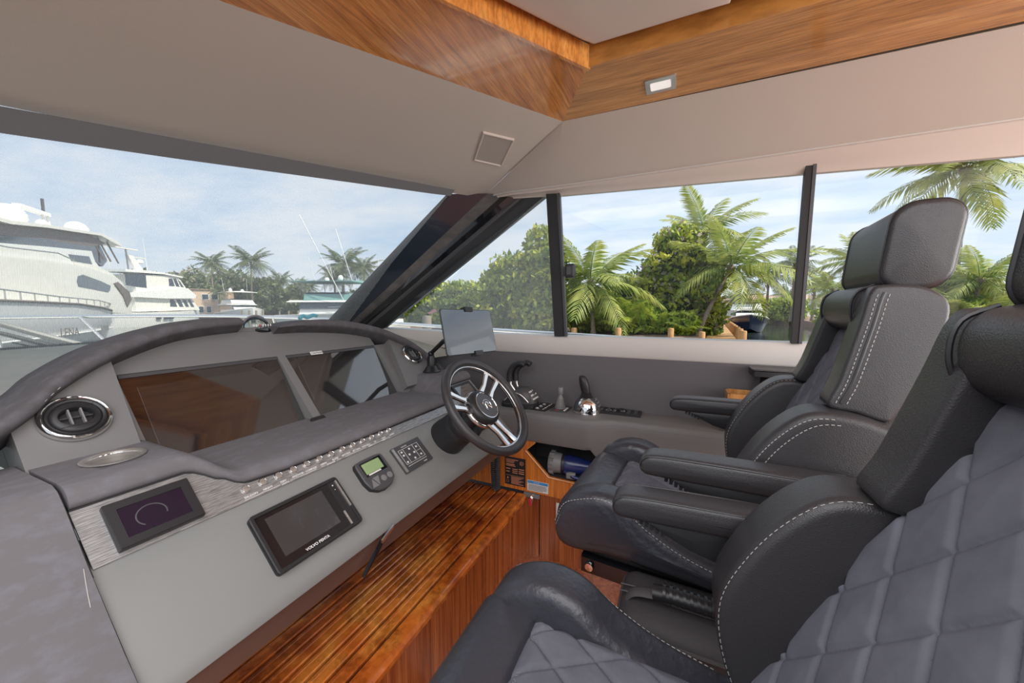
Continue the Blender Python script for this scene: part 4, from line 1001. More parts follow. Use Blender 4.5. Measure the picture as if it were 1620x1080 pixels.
# ================================================================== SEATS
def make_seat(label):
    t = empty('helm_seat', label, 'seat', 'pair of helm seats')
    def sm2(pts, k=5): return [(p.x, p.y) for p in smooth_closed([(a, b, 0) for a, b in pts], k)]
    # seat base shell
    quiltline = [(1.262, -.392), (1.20, -.374), (1.10, -.332), (1.0, -.288), (.90, -.242), (.82, -.205), (.755, -.175)]
    def qy(z): return float(np.interp(z, [a for a, b in quiltline[::-1]], [b for a, b in quiltline[::-1]]))
    # back shell
    P = sm2([(-.405, 1.33), (-.385, 1.24), (-.33, 1.05), (-.25, .85), (-.20, .74), (-.20, .68), (-.33, .68), (-.40, .85), (-.45, 1.08), (-.475, 1.27), (-.45, 1.335)], 3)
    M().add(puff(P, -.148, .148, .02, .002, YZ(0), 4, 2)).build('back_shell', LEA, t, 50)
    # quilted back insert
    def qw(z): return .128+.060*min(1, max(0, (1.22-z)/.28))
    cs = .084
    def puffh(u, v):
        a = (u/cs + v/(cs*1.45)); b = (u/cs - v/(cs*1.45))
        da = abs(a-round(a))*2; db = abs(b-round(b))*2    # 0 on seam, 1 centre
        return min(1, 5.0*min(da, db))**.45*.0080 + .0025*min(da, db)
    def qb(i, j):
        z = .745+(1.268-.745)*j; w = qw(z); x = -w+2*w*i
        e = min(i, 1-i, j, 1-j); ed = min(1, e*16)**.5
        y0 = qy(z); s = (.011+puffh(x+.03, z))*ed
        return (x, y0+s*.93-.012, z+s*.36)
    M().add(grid(qb, 130, 210)).build('quilted_back', SUEQ, t, 80)
    sm_ = M()
    def seams(fn, u0, u1, v0, v1, parent, name='quilt_stitching'):
        mm = M()
        for sgn in (1, -1):
            for k in range(-20, 40):
                pth = []
                for q in range(81):
                    v = v0+(v1-v0)*q/80; u = (k - sgn*v/(cs*1.45))*cs
                    if u0(v) < u < u1(v): pth.append(fn(u, v))
                    elif len(pth) > 2: break
                    else: pth = []
                if len(pth) > 3:
                    for off in (-.0028, .0028):
                        d_ = dashes([p+V(off, 0, 0) for p in pth], .0055, .0035, .0006, n=3); mm.add((d_.v, d_.f))
        return mm.build(name, STID, parent, 0)
    def on_back(u, z): return V(u-.03, qy(z)+.0115*.93-.012+.0012, z+.004)
    seams(on_back, lambda z: -qw(z)+.03+.012, lambda z: qw(z)+.03-.012, .755, 1.258, t)
    def edge_path(P, d, r, t_, i0, i1, fn):
        d = min(d, r); cth = 1-d/r; sth = math.sqrt(max(0, 1-cth*cth)); q = offset_in(P, d); n_ = len(q)
        return [Vector(fn(q[i % n_][0], q[i % n_][1], t_-r*(1-sth)+.0008)) for i in range(i0, i1+1)]
    for s in (-1, 1):
        # upper wing
        P = sm2([(-.301, 1.104), (-.318, 1.16), (-.345, 1.27), (-.361, 1.338), (-.385, 1.350), (-.435, 1.345), (-.468, 1.318), (-.468, 1.27), (-.445, 1.19), (-.405, 1.10), (-.388, 1.082), (-.345, 1.094)], 4)
        def shear(a, b, x_, s=s): return (s*(x_ - .16*(b-1.10)*.9), a, b)
        M().add(puff(P, .130, .208, .009, .002, shear, 5, 4)).build('upper_wing', LEA, t, 60)
        e_ = edge_path(P, .009, .009, .208, 1, 12, shear)
        for dy_ in (-.003, -.020):
            dashes([p+V(s*.0012, dy_, 0) for p in e_], .0055, .0035, .0008).build('stitching', STI, t, 0)
        M().add(tube([p+V(0, -.0115, 0) for p in e_], .0030, 6)).build('piping', PIP, t)
        # lower side bolster
        P = sm2([(-.318, 1.098), (-.262, 1.092), (-.212, 1.050), (-.168, .985), (-.136, .905), (-.142, .82), (-.175, .735), (-.215, .69), (-.30, .68), (-.37, .76), (-.405, .92), (-.405, 1.06), (-.375, 1.085)], 4)
        def low_(a, b, x_, s=s): return (s*(x_ + .0), a, b)
        M().add(puff(P, .150, .250, .018, .008, low_, 7, 5)).build('side_bolster', LEA, t, 60)
        for d_, off in ((.012, 0), (.018, -.009)):
            e_ = edge_path(P, d_, .018, .250, 1, 30, low_)
            dashes([p+V(s*(.0008 if not off else .0028), off, off*.4) for p in e_], .0055, .0035, .0008).build('stitching', STI, t, 0)
        e_ = edge_path(P, .0035, .018, .250, 1, 30, low_)
        dashes([V(s*(.400-s*p.x), p.y, p.z) for p in e_], .0055, .0045, .0006).build('stitching', STI, t, 0)
        # armrest
        ar = empty0 = None
        P = sm2([(.044, .952), (.038, .970), (.010, .981), (-.10, .986), (-.30, .990), (-.37, .975), (-.37, .945), (-.20, .938), (.0, .932), (.036, .936)], 4)
        arm = M().add(puff(P, s*.270, s*.335, .013, .002, YZ(0), 5, 3)).build('armrest', LEA, t, 60)
        for xx in (.274, .332): M().add(tube(smooth_open([V(s*xx, a, b) for a, b in [(.030, .940), (.041, .953), (.034, .968), (.008, .978), (-.10, .983), (-.32, .987)]], 4), .0018, 6)).build('armrest_piping', PIP, arm)
        P = [(-.020, .936), (-.37, .945), (-.37, .86), (-.20, .868), (-.10, .892), (-.045, .917)]
        M().add(puff(P, s*.282, s*.324, .003, .0, YZ(0), 2, 1)).build('armrest_bracket', BLKM, arm, 35)
        for k in range(5): M().add(box((s*.303, -.012-.010*k, .9285-.004*k), (.036, .0065, .012))).build('bellows_rib', BLKM, arm)
        # cushion side bolster
        P = sm2([(.282, .700), (.262, .765), (.215, .803), (.150, .820), (.085, .806), (.020, .762), (-.06, .727), (-.15, .705), (-.21, .70), (-.21, .648), (-.05, .652), (.12, .655), (.22, .642), (.268, .655)], 4)
        M().add(puff(P, s*.158, s*.262, .030, .006, YZ(0), 7, 4)).build('cushion_bolster', LEAW, t, 60)
        fr = smooth_open([V(s*.256, a, b) for a, b in [(.276, .715), (.252, .768), (.211, .792), (.150, .808), (.090, .795), (.030, .756), (-.05, .719), (-.15, .694)]], 5)
        dashes(fr, .0055, .004, .0009).build('stitching', STI, t, 0)
        dashes([p+V(0, -.003, -.010) for p in fr], .0055, .004, .0008).build('stitching', STID, t, 0)
    # neck roll
    P = sm2([(-.345, 1.30), (-.352, 1.335), (-.38, 1.352), (-.43, 1.345), (-.43, 1.25), (-.385, 1.248), (-.355, 1.265)], 4)
    M().add(puff(P, -.132, .132, .022, .004, YZ(0), 5, 3)).build('neck_roll', LEA, t, 60)
    for s in (-1, 1): M().add(tube(smooth_open([V(s*.124, a, b) for a, b in [(-.382, 1.252), (-.352, 1.268), (-.343, 1.30), (-.350, 1.335), (-.378, 1.352)]], 4), .003, 6)).build('piping', PIP, t)
    # headrest
    P = rrect(.053, .0865, .040, 6, -.441, 1.4275)
    P = [(a + (b-1.4275)*-.10, b) for a, b in P]
    hr = M().add(puff(P, -.136, .136, .012, .007, YZ(0), 5, 4)).build('headrest', LEA, t, 60)
    for s in (-1, 1): M().add(tube([V(s*.1245, a, b) for a, b in P], .0026, 6, loop=True)).build('piping', PIP, hr)
    for s in (-1, 1): M().add(tube([V(s*.05, -.44, 1.30), V(s*.05, -.44, 1.36)], .006, 8)).build('headrest_post', CHR, hr)
    # cushion: front roll and quilted centre
    P = sm2([(.158, .742), (.190, .766), (.235, .772), (.276, .752), (.300, .705), (.300, .655), (.270, .615), (.20, .60), (.155, .62)], 4)
    M().add(puff(P, -.192, .192, .022, .004, YZ(0), 6, 3)).build('front_roll', LEAW, t, 60)
    def qc(i, j):
        y = -.21+(.168+.21)*j; x = -.172+.344*i
        e = min(i, 1-i, j, 1-j); ed = min(1, e*14)**.5
        z0_ = .725+.018*(y+.2)/.37
        s = (.012+puffh(x, y+.02))*ed
        return (x, y, z0_+s)
    M().add(grid(qc, 120, 130, back=(0, 0, -.05))).build('quilted_cushion', SUEQ, t, 80)
    seams(lambda u, v: V(u, v-.02, .725+.018*(v+.18)/.37+.0135), lambda v: -.155, lambda v: .155, -.17, .178, t)
    M().add(puff(sm2([(.25, .64), (.20, .66), (-.2, .70), (-.36, .70), (-.36, .62), (.0, .61), (.22, .61)], 3), -.20, .20, .01, .0, YZ(0), 3, 2)).build('seat_pan', BLKM, t, 50)
    # slide frame and pedestal
    for s in (-1, 1):
        M().add(box((s*.205, .03, .588), (.030, .36, .042))).build('slide_rail', BLKG, t)
        M().add(lathe([(.012, 0), (.011, .008), (.0001, .009)], V(s*.222, .185, .590), (s, 0, 0), 14)).build('bolt', CHR, t)
        M().add(lathe([(.010, 0), (.009, .008), (.0001, .009)], V(s*.222, .06, .578), (s, 0, 0), 14)).build('bolt', CHR, t)
    M().add(box((0, .205, .590), (.42, .016, .036))).build('cross_bar', BLKG, t)
    M().add(lathe([(.18, .0), (.18, .01), (.06, .03), (.055, .56)], V(0, -.05, 0), (0, 0, 1), 32)).build('pedestal', STEEL, t, 40)
    return t
far_seat = make_seat('far black leather helm seat beside the windows, behind the steering wheel')
near_seat = copy_tree(far_seat); near_seat['label'] = 'nearest black leather helm seat with grey diamond quilting, right foreground'
def place_seat(o, X, Y, Z, yaw):
    # local pivot (0,-.2)
    o.rotation_euler = (0, 0, yaw); R = Matrix.Rotation(yaw, 3, 'Z'); o.location = V(X, -.2+Y, Z) - R @ V(0, -.2, 0)
place_seat(far_seat, 1.149, 0, 0, -.081)
place_seat(near_seat, .45, .066, -.047, 0.0)

# black nylon bag with grab handle between the seats
t = empty('bag', 'black nylon bag with ribbed carry handle standing between the helm seats', 'bag')
P = rrect(.095, .26, .035, 6, .853, -.155)
M().add(puff(P, .30, .634, .032, .006, lambda a, b, tt: (a, b, tt+.004*math.sin(b*20)), 6, 3)).build('body', NYL, t, 60)
M().add(tube([V(a, b, .610+.004*math.sin(b*20)) for a, b in offset_in(P, .003)], .005, 6, loop=True)).build('binding', NYLT, t)
M().add(tube([V(a, b, .560) for a, b in offset_in(P, -.003)], .004, 6, loop=True)).build('binding', NYLT, t)
m = M()
for x in (.842, .864): m.add(tube([V(x, .105-.45*k/12, .640+.003*math.sin(k)) for k in range(13)], .002, 4))
m.build('zip', NYLT, t)
hp = smooth_open([V(.835, .10, .600), V(.835, .075, .648), V(.832, .03, .662), V(.828, -.02, .668), V(.825, -.10, .668), V(.825, -.17, .655), V(.826, -.20, .640)], 5)
M().add(tube(hp, .016, 10, flat=.35)).build('strap', NYLT, t, 60)
M().add(tube(smooth_open([V(.832, .030, .668), V(.828, -.02, .674), V(.825, -.10, .674)], 6), .0185, 14, flat=.8)).build('grip', BLKM, t, 60)
for k in range(9):
    u = k/8; p = V(.8305, .008, .674).lerp(V(.825, -.10, .676), u)
    M().add(tube([p+V(0, -.003, 0), p+V(0, .003, 0)], .0215, 12, flat=.85)).build('grip_rib', BLK, t, 50)
tag(M().add(tube([V(.72, .02, .47), V(.95, -.22, .545)], .022, 10)).build('handle_bar', BLKM), 'dark round bar leaning between the seats at the bottom edge', 'bar')

# ================================================================== OUTSIDE
def polar(u_deg, rng, z=0):   # bearing clockwise from the bow, range in metres
    a = math.radians(u_deg); return V(rng*math.sin(a), rng*math.cos(a), z)
WZ = -1.5
w = M().add(quad((-600, -600, WZ), (900, -600, WZ), (900, 900, WZ), (-600, 900, WZ))).build('water', WAT); tag(w, kind='structure')
# shoreline with seawall (points run from port bow round to starboard quarter)
shore = [(-60, 260), (10, 210), (50.1, 122), (64.3, 112), (69, 96), (66, 80), (54, 57), (25.5, 20), (18.6, 13.5), (18.4, 9.5), (21.3, 5.0), (22.6, -1.2), (68, -4.6), (92, -14), (76, -19), (44, -15.5), (31, -12.5), (28, -16), (22, -24), (16, -40)]
rings = []
for x, y in shore:
    p = V(x, y, 0); d_ = p.normalized(); q = p + d_*700
    rings.append([V(p.x, p.y, WZ-.3), V(p.x, p.y, -.50), p+d_*.4+V(0, 0, -.45), p+d_*6+V(0, 0, -.25), V(q.x, q.y, -.2)])
land = M().add(loft(rings, closed=False, caps=False)).build('ground', MULCH); tag(land, kind='structure')

# own foredeck, rails and wipers
fd = M().add(prism([V(-3.0, 3.2, .86), V(-1, 3.2, .86), V(.9, 3.0, .86), V(1.9, 2.3, .88), V(2.55, 2.0, .90), V(2.55, 2.6, .90), V(2.2, 4.0, .92), V(1.7, 4.9, .90), V(.9, 5.4, .86), V(-3, 6.2, .80)], (0, 0, -.08)))
tag(fd.build('foredeck', GEL), kind='structure')
M_ = M().add(prism([V(2.03, -3, 1.0), V(2.65, -3, 1.0), V(2.65, 1.9, 1.02), V(2.03, 1.9, 1.02)], (0, 0, -.08)))
tag(M_.build('side_deck', GEL), kind='structure')
gr = empty('guard_rail', 'polished steel guard rail around the foredeck and starboard side outside the glass', 'railing')
rail = smooth_open([V(2.6, -3, 1.0), V(2.6, -1, 1.055), V(2.6, .5, 1.11), V(2.6, 1.85, 1.155), V(2.52, 2.9, 1.20), V(2.2, 4.1, 1.235), V(1.65, 4.95, 1.24), V(.98, 5.35, 1.235), V(-.2, 5.75, 1.23), V(-2, 6.2, 1.22)], 6)
M().add(tube(rail, .017, 10)).build('top_rail', CHR, gr, 60)
for a, b in ((V(1.42, 5.10, 1.237), V(1.60, 5.0, .90)), (V(2.33, 3.7, 1.22), V(2.40, 3.7, .90)), (V(2.6, 1.15, 1.12), V(2.6, .98, 1.0)), (V(2.6, -.9, 1.06), V(2.6, -1.0, .98)), (V(.98, 5.35, 1.21), V(1.02, 5.30, .86)), (V(-.6, 5.85, 1.23), V(-.6, 5.8, .86))):
    M().add(tube([a, b], .013, 8)).build('stanchion', CHR, gr, 60)
wp = empty('wiper', 'pair of long windscreen wiper arms parked low on the windscreen', 'wiper')
M().add(tube([V(.42, 2.995, 1.29), V(.574, 3.0, 1.232), V(.72, 2.96, 1.155), V(.86, 2.90, 1.085)], [.012, .014, .016, .018], 8)).build('arm', GRYP, wp)
M().add(tube([V(.44, 2.975, 1.235), V(.574, 2.98, 1.185), V(.70, 2.94, 1.12), V(.80, 2.90, 1.08)], [.008, .010, .012, .014], 8)).build('blade', RUB, wp)
for a in (.03, .06): M().add(tube([V(.60, 2.99, 1.20-a), V(.66, 2.97, 1.16-a*.8), V(.74, 2.94, 1.12-a*.5)], .004, 6)).build('hose', RUB, wp)

# ---------------------------------------------------------------- yachts
def side_boat(name, label, P0, a, tw, parts, group=None):
    """parts: (part name, material, lateral setback, depth, [(s,z)...])"""
    P0, a, tw = Vector(P0), Vector(a), Vector(tw)
    t = empty(name, label, 'yacht', group)
    for nm, mt, o_, dp, poly in parts:
        pts = [P0+a*s-tw*o_+V(0, 0, z) for s, z in poly]
        M().add(prism(pts, -tw*dp)).build(nm, mt, t, 25)
    return t, (lambda s, z, o_: P0+a*s-tw*o_+V(0, 0, z))
t, Y = side_boat('motor_yacht', 'huge white motor yacht moored at left beyond the windscreen', (7.15, 37.3, 0), (.6268, .7792, 0), (.7792, -.6268, 0), [
    ('lower_deckhouse', HULL, 1.2, 4.6, [(-9, 1.5), (-9, 4.6), (2.9, 4.78), (6.4, 5.0), (10.1, 5.09), (12.7, 5.06), (16.9, 4.62), (18.6, 4.0), (20.0, 2.9), (20.0, .9), (12, 1.2), (4, 1.6)]),
    ('upper_deckhouse', GEL, 1.5, 4.0, [(-9, 4.6), (-9, 5.6), (3.6, 5.72), (8.2, 6.17), (14.2, 6.68), (14.6, 5.8), (16.4, 4.5), (12, 4.9), (3, 4.7)]),
    ('coach_roof', HULL, 1.4, 4.2, [(11.2, 5.35), (14.4, 5.45), (17.0, 4.95), (19.0, 4.2), (19.6, 3.6), (12, 4.8)]),
    ('window_band', BOAG, 1.6, 3.8, [(-9, 5.7), (-9, 6.15), (3.7, 6.22), (8.3, 6.76), (14.8, 7.17), (15.3, 6.89), (14.2, 6.6), (8.2, 6.1), (3.6, 5.6)]),
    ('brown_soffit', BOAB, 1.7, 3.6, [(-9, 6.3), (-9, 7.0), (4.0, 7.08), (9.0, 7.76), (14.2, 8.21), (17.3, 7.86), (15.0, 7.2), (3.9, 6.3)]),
    ('hardtop', HULL, 1.3, 4.6, [(-9, 7.0), (-9, 7.3), (4.4, 7.36), (8.1, 7.83), (15.8, 8.59), (18.4, 8.35), (19.2, 8.15), (19.4, 7.9), (18.6, 7.95), (15.6, 8.33), (8.1, 7.60), (4.4, 7.11)]),
    ('side_window', BOAG, 1.17, .3, [(10.8, 3.7), (11.0, 4.15), (11.7, 4.35), (14.5, 3.96), (16.1, 3.64), (15.9, 3.2), (15.5, 3.0), (12.4, 3.2), (10.9, 3.28)]),
    ('side_window', BOAG, 1.45, .3, [(10.7, 5.93), (13.6, 6.12), (14.0, 5.45), (11.0, 5.44)]),
    ('windscreen', BOAG, 2.2, 2.6, [(15.1, 7.2), (15.9, 8.2), (17.3, 7.9), (18.6, 6.3), (17.6, 5.6), (15.4, 6.3)]),
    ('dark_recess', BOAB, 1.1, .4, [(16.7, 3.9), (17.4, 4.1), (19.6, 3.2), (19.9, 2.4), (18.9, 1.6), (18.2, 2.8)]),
])
# hull: lofted with flared bow
R = []
for s, zt, hw in ((-9, 1.9, 3.4), (-3, 1.85, 3.4), (3, 1.8, 3.4), (8, 1.72, 3.3), (12.1, 1.47, 3.0), (15.5, 1.22, 2.3), (18.4, .9, 1.2), (19.8, .62, .45), (20.4, .50, .06)):
    c = 3.4; sect = []
    for o_, z in ((c-hw, zt), (c-hw+.02, zt-.12), (c-hw*.99, zt-.9), (c-hw*.93, -.1), (c-hw*.80, -1.2), (c-hw*.6, -2.2), (c+hw*.6, -2.2), (c+hw*.93, -.1), (c+hw, zt)):
        sect.append(Y(s-(.0 if z > 0 else .9*(s > 12)*(-z/2)), z, o_))
    R.append(sect)
M().add(loft(R)).build('hull', HULG, t, 40)
M().add(tube([Y(s, -.75+.02*s, 3.4-hw*.9-.03) for s, hw in ((-9, 3.4), (3, 3.4), (8, 3.3), (12, 3.0), (15.5, 2.35), (18, 1.4))], .10, 6)).build('rub_rail', GEL, t)
M().add(tube([Y(s, zt, 3.4-hw) for s, zt, hw in ((-9, 1.95, 3.45), (3, 1.85, 3.45), (8, 1.77, 3.35), (12.1, 1.52, 3.05), (15.5, 1.27, 2.35), (18.4, .95, 1.2), (20.3, .55, .1))], .09, 6)).build('cap_rail', BOAB, t)
top = [(-9, 2.75, 3.4), (.3, 2.56, 3.4), (5.8, 2.28, 3.35), (11.7, 2.14, 3.0), (15.5, 1.92, 2.3), (18.4, 1.45, 1.15), (20.2, 1.1, .1)]
M().add(tube([Y(s, z, 3.4-hw) for s, z, hw in top], .055, 6)).build('deck_rail', STEEL, t)
for k in range(22):
    s = -8.5+1.3*k
    if s > 20: break
    z = np.interp(s, [q[0] for q in top], [q[1] for q in top]); hw = np.interp(s, [q[0] for q in top], [q[2] for q in top])
    M().add(tube([Y(s, z, 3.4-hw), Y(s, z-.75, 3.4-hw)], .04, 5)).build('rail_post', STEEL, t)
M().add(tube([Y(s, z, 1.1) for s, z in ((-9, 5.55), (3.5, 5.45), (8.5, 5.75), (10.6, 5.4))], .05, 5)).build('upper_rail', STEEL, t)
for s, z, r in ((7.9, 7.75, .95), (4.0, 7.3, .9), (16.2, 8.35, .85), (11.5, 8.2, .38)):
    M().add(lathe([(r*.8, 0), (r, r*.35), (r*.97, r*.75), (r*.75, r*1.15), (r*.4, r*1.38), (.01, r*1.45)], Y(s, z, 3.2), (0, 0, 1), 20)).build('radar_dome', GEL, t, 60)
M().add(box(Y(11.0, 9.35, 3.4), (3.4, .5, .28), Matrix.Rotation(math.radians(51), 3, 'Z'))).build('radar_arch', GEL, t)
for s in (12.4, 13.0): M().add(tube([Y(s, 8.1, 3.4), Y(s-.3, 9.3, 3.4)], .09, 6)).build('arch_leg', GEL, t)
M().add(tube([Y(12.3, 9.4, 3.4), Y(12.3, 10.6, 3.4)], .10, 6)).build('mast', GRYD, t)
for s in (14.9, 16.1, 17.6): M().add(tube([Y(s+.3, 8.2, 1.9), Y(s+1.3, 6.1, 1.5)], .07, 6)).build('hardtop_strut', BOAB, t)
M().add(box(Y(11.9, -.30, .20), (.9, .16, .42), Matrix.Rotation(math.radians(51), 3, 'Z'))).build('hull_light', GRYP, t)
text('LENA', .95, BOAB, t, Y(5.4, -.72, .02), (.6268, .7792, 0), (0, 0, 1), 'hull_lettering', .01)

t, Y = side_boat('motor_yacht', 'white pilothouse motor yacht docked behind the bow of the huge yacht', (29.2, 80.4, 0), (.901, .434, 0), (.434, -.901, 0), [
    ('pilothouse', HULL, .7, 4.0, [(.2, 3.6), (.3, 7.1), (6.4, 7.45), (8.2, 7.35), (9.6, 5.5), (10.0, 3.8)]),
    ('roof', GEL, .4, 4.6, [(-1.5, 7.35), (-1.5, 7.75), (1.9, 7.9), (5, 7.85), (8.8, 7.5), (8.8, 7.25), (5, 7.55)]),
    ('dark_recess', BOAG, .65, .2, [(-1.2, 5.2), (-1.2, 7.1), (2.0, 7.15), (2.0, 5.0)]),
    ('side_window', BOAG, .65, .2, [(6.2, 5.6), (6.2, 6.9), (6.9, 7.0), (7.3, 5.6)]),
    ('side_window', BOAG, .65, .2, [(7.1, 7.0), (7.7, 7.0), (8.3, 5.55), (7.6, 5.6)]),
    ('side_window', BOAG, .65, .2, [(8.0, 6.9), (8.5, 6.5), (9.2, 5.5), (8.6, 5.55)]),
    ('upper_bulwark', GEL, .2, 5.0, [(-2, 3.4), (-2, 3.9), (0, 4.2), (6, 5.1), (9.5, 5.4), (11.3, 4.1), (11, 3.5), (5, 3.3)]),
    ('saloon', HULL, .8, 3.8, [(0, 1.0), (0, 3.6), (10.7, 3.6), (11.8, 2.4), (12.6, 1.3)]),
    ('side_window', BOAG, .75, .2, [(6.2, 1.9), (6.3, 3.2), (7.0, 3.2), (7.6, 1.9)]),
    ('side_window', BOAG, .75, .2, [(7.5, 3.2), (8.3, 3.2), (8.9, 1.9), (8.1, 1.9)]),
    ('side_window', BOAG, .75, .2, [(8.8, 3.2), (9.5, 3.2), (10.1, 1.9), (9.4, 1.9)]),
    ('side_window', BOAG, .75, .2, [(10.0, 3.2), (10.5, 3.2), (11.3, 1.9), (10.6, 1.9)]),
])
R = []
for s, zt, hw in ((-4, .9, 2.4), (2, .9, 2.5), (7, 1.0, 2.4), (11, 1.2, 1.7), (13, 1.35, .8), (14.3, 1.5, .05)):
    R.append([Y(s-(.5 if z < 0 and s > 10 else 0), z, o_) for o_, z in ((2.5-hw, zt), (2.5-hw*.97, 0), (2.5-hw*.8, -1.6), (2.5+hw*.8, -1.6), (2.5+hw, zt))])
M().add(loft(R)).build('hull', GEL, t, 40)
for s in (3.0, 4.4, 5.4): M().add(box(Y(s, -.15, .01), (.9, .1, .3), Matrix.Rotation(math.radians(25.7), 3, 'Z'))).build('port_light', BOAG, t)
M().add(prism([Y(1.4, 7.7, 1.5), Y(2.8, 7.7, 1.5), Y(1.0, 10.2, 1.5), Y(.2, 10.2, 1.5)], (.4*.434*-1, .4*.901, 0))).build('radar_mast', HULL, t)
M().add(box(Y(-.4, 11.2, 1.6), (4.6, .3, .2), Matrix.Rotation(math.radians(25.7), 3, 'Z'))).build('spreader', HULL, t)
M().add(tube([Y(0, 11.2, 1.6), Y(.2, 7.7, 1.6)], .12, 6)).build('mast', GRYP, t)
M().add(lathe([(.5, 0), (.6, .3), (.5, .8), (.2, 1.1), (.01, 1.15)], Y(-2.2, 11.3, 1.6), (0, 0, 1), 14)).build('radar_dome', GEL, t, 60)
M().add(box(Y(2.1, 10.0, 1.6), (2.0, .25, .15), Matrix.Rotation(math.radians(25.7), 3, 'Z'))).build('spreader', HULL, t)
M().add(lathe([(.45, 0), (.5, .2), (.3, .6), (.01, .7)], Y(2.2, 9.1, 1.6), (0, 0, 1), 14)).build('radar_dome', GEL, t, 60)
for s in (-2.5, 3.6): M().add(tube([Y(s, 7.7, 1.8), Y(s-.4, 13.5, 1.8)], .04, 5)).build('antenna', GEL, t)

def motor_boat(name, label, pos, heading, L, B, hullm, topm, fly=True, domes=2, out=0, cat='boat', sc=1.0):
    t = empty(name, label, cat); c = Vector(pos); h = math.radians(heading)
    f_ = V(math.sin(h), math.cos(h), 0); r_ = V(math.cos(h), -math.sin(h), 0)
    def P(s, o_, z): return c+f_*(s*L*sc)+r_*(o_*B*sc/2)+V(0, 0, WZ+z*sc)
    R = []
    for s, hw, zt, zb in ((-.5, .95, 1.3, .0), (-.2, 1, 1.4, 0), (.1, 1, 1.6, 0), (.3, .8, 1.85, 0), (.42, .48, 2.05, .1), (.5, .05, 2.2, .5)):
        R.append([P(s, -hw, zt), P(s, -hw*.95, zt-.5), P(s-.02*(s > .2), -hw*.72, zb), P(s-.02*(s > .2), hw*.72, zb), P(s, hw*.95, zt-.5), P(s, hw, zt)])
    M().add(loft(R)).build('hull', hullm, t, 40)
    R = [[P(s, -hw, zt), P(s, -hw, zt+.10), P(s, hw, zt+.10), P(s, hw, zt)] for s, hw, zt in ((-.5, .97, 1.28), (.1, 1.01, 1.58), (.3, .81, 1.83), (.42, .5, 2.03), (.5, .06, 2.18))]
    M().add(loft(R)).build('deck', GEL, t, 40)
    def cab(s0, s1, s2, s3, w, z0_, z1, mt, nm):
        R = [[P(s0, -w, z0_), P(s3, -w*.8, z0_), P(s3, w*.8, z0_), P(s0, w, z0_)], [P(s1, -w*.9, z1), P(s2, -w*.75, z1), P(s2, w*.75, z1), P(s1, w*.9, z1)]]
        M().add(loft(R)).build(nm, mt, t, 20)
    cab(-.34, -.33, .12, .30, .80, 1.45, 2.4, GEL, 'cabin')
    cab(-.335, -.33, .075, .165, .83, 2.05, 2.75, BOAG, 'cabin_windows')
    cab(-.42, -.40, .08, .12, .9, 2.75, 2.95, GEL, 'cabin_roof')
    if fly:
        cab(-.30, -.30, .02, .10, .8, 2.95, 3.6, topm, 'flybridge')
        cab(-.30, -.28, -.02, .02, .72, 3.6, 3.8, BOAG, 'flybridge_screen')
        for s in (-.30, 0):
            for o_ in (-.7, .7): M().add(tube([P(s, o_, 3.5), P(s-.01, o_, 5.0)], .05, 5)).build('canopy_post', GRYP, t)
        R = [[P(s, -.85, 5.0-.1*abs(s+.15)), P(s, 0, 5.15), P(s, .85, 5.0-.1*abs(s+.15)), P(s, .85, 4.92), P(s, -.85, 4.92)] for s in (-.38, -.2, 0, .06)]
        M().add(loft(R)).build('canopy', topm, t, 30)
    for k in range(domes): M().add(lathe([(.3, 0), (.4, .2), (.36, .5), (.2, .72), (.01, .76)], P(-.25+.2*k, (-.4, .5)[k % 2], 5.1 if fly else 3.0), (0, 0, 1), 14)).build('radar_dome', GEL, t, 60)
    for s in (-.1, .1): M().add(tube([P(-.2, s*6, 3.5), P(-.26, s*7, 7.5)], .03, 5)).build('antenna', GEL, t)
    for k in range(out): M().add(tube([P(-.05+.06*k, (-1, 1)[k % 2]*.9, 2.8), P(-.25, (-1, 1)[k % 2]*1.2, 11.5)], .05, 5)).build('outrigger', GEL, t)
    M().add(tube([P(s, -hw, z) for s, hw, z in ((-.1, .97, 2.2), (.2, .85, 2.45), (.4, .5, 2.75), (.49, .05, 2.85))]+[P(s, hw, z) for s, hw, z in ((.49, .05, 2.85), (.4, .5, 2.75), (.2, .85, 2.45), (-.1, .97, 2.2))], .03, 5)).build('bow_rail', STEEL, t)
    return t
motor_boat('sport_yacht', 'white flybridge yacht with twin domes before the far trees', (55.0, 99.5, 0), 195, 13, 5.2, GEL, GEL, domes=2, sc=1.45)
motor_boat('fishing_boat', 'sport fishing boat with pale teal canopy and outriggers beside the windscreen pillar', (43.0, 47.5, 0), 160, 15, 5.4, GEL, TEAL, domes=2, out=2, sc=1.45)
motor_boat('canal_boat', 'white cabin boat with dark blue hull moored by the wooden dock', (58.0, -8.4, 0), 275, 12, 4.6, DHUL, GEL, domes=0)
motor_boat('small_boat', 'small white boat seen low in the triangular side window', (25.0, 24.5, 0), 250, 8, 2.8, GEL, GEL, fly=False, domes=0)

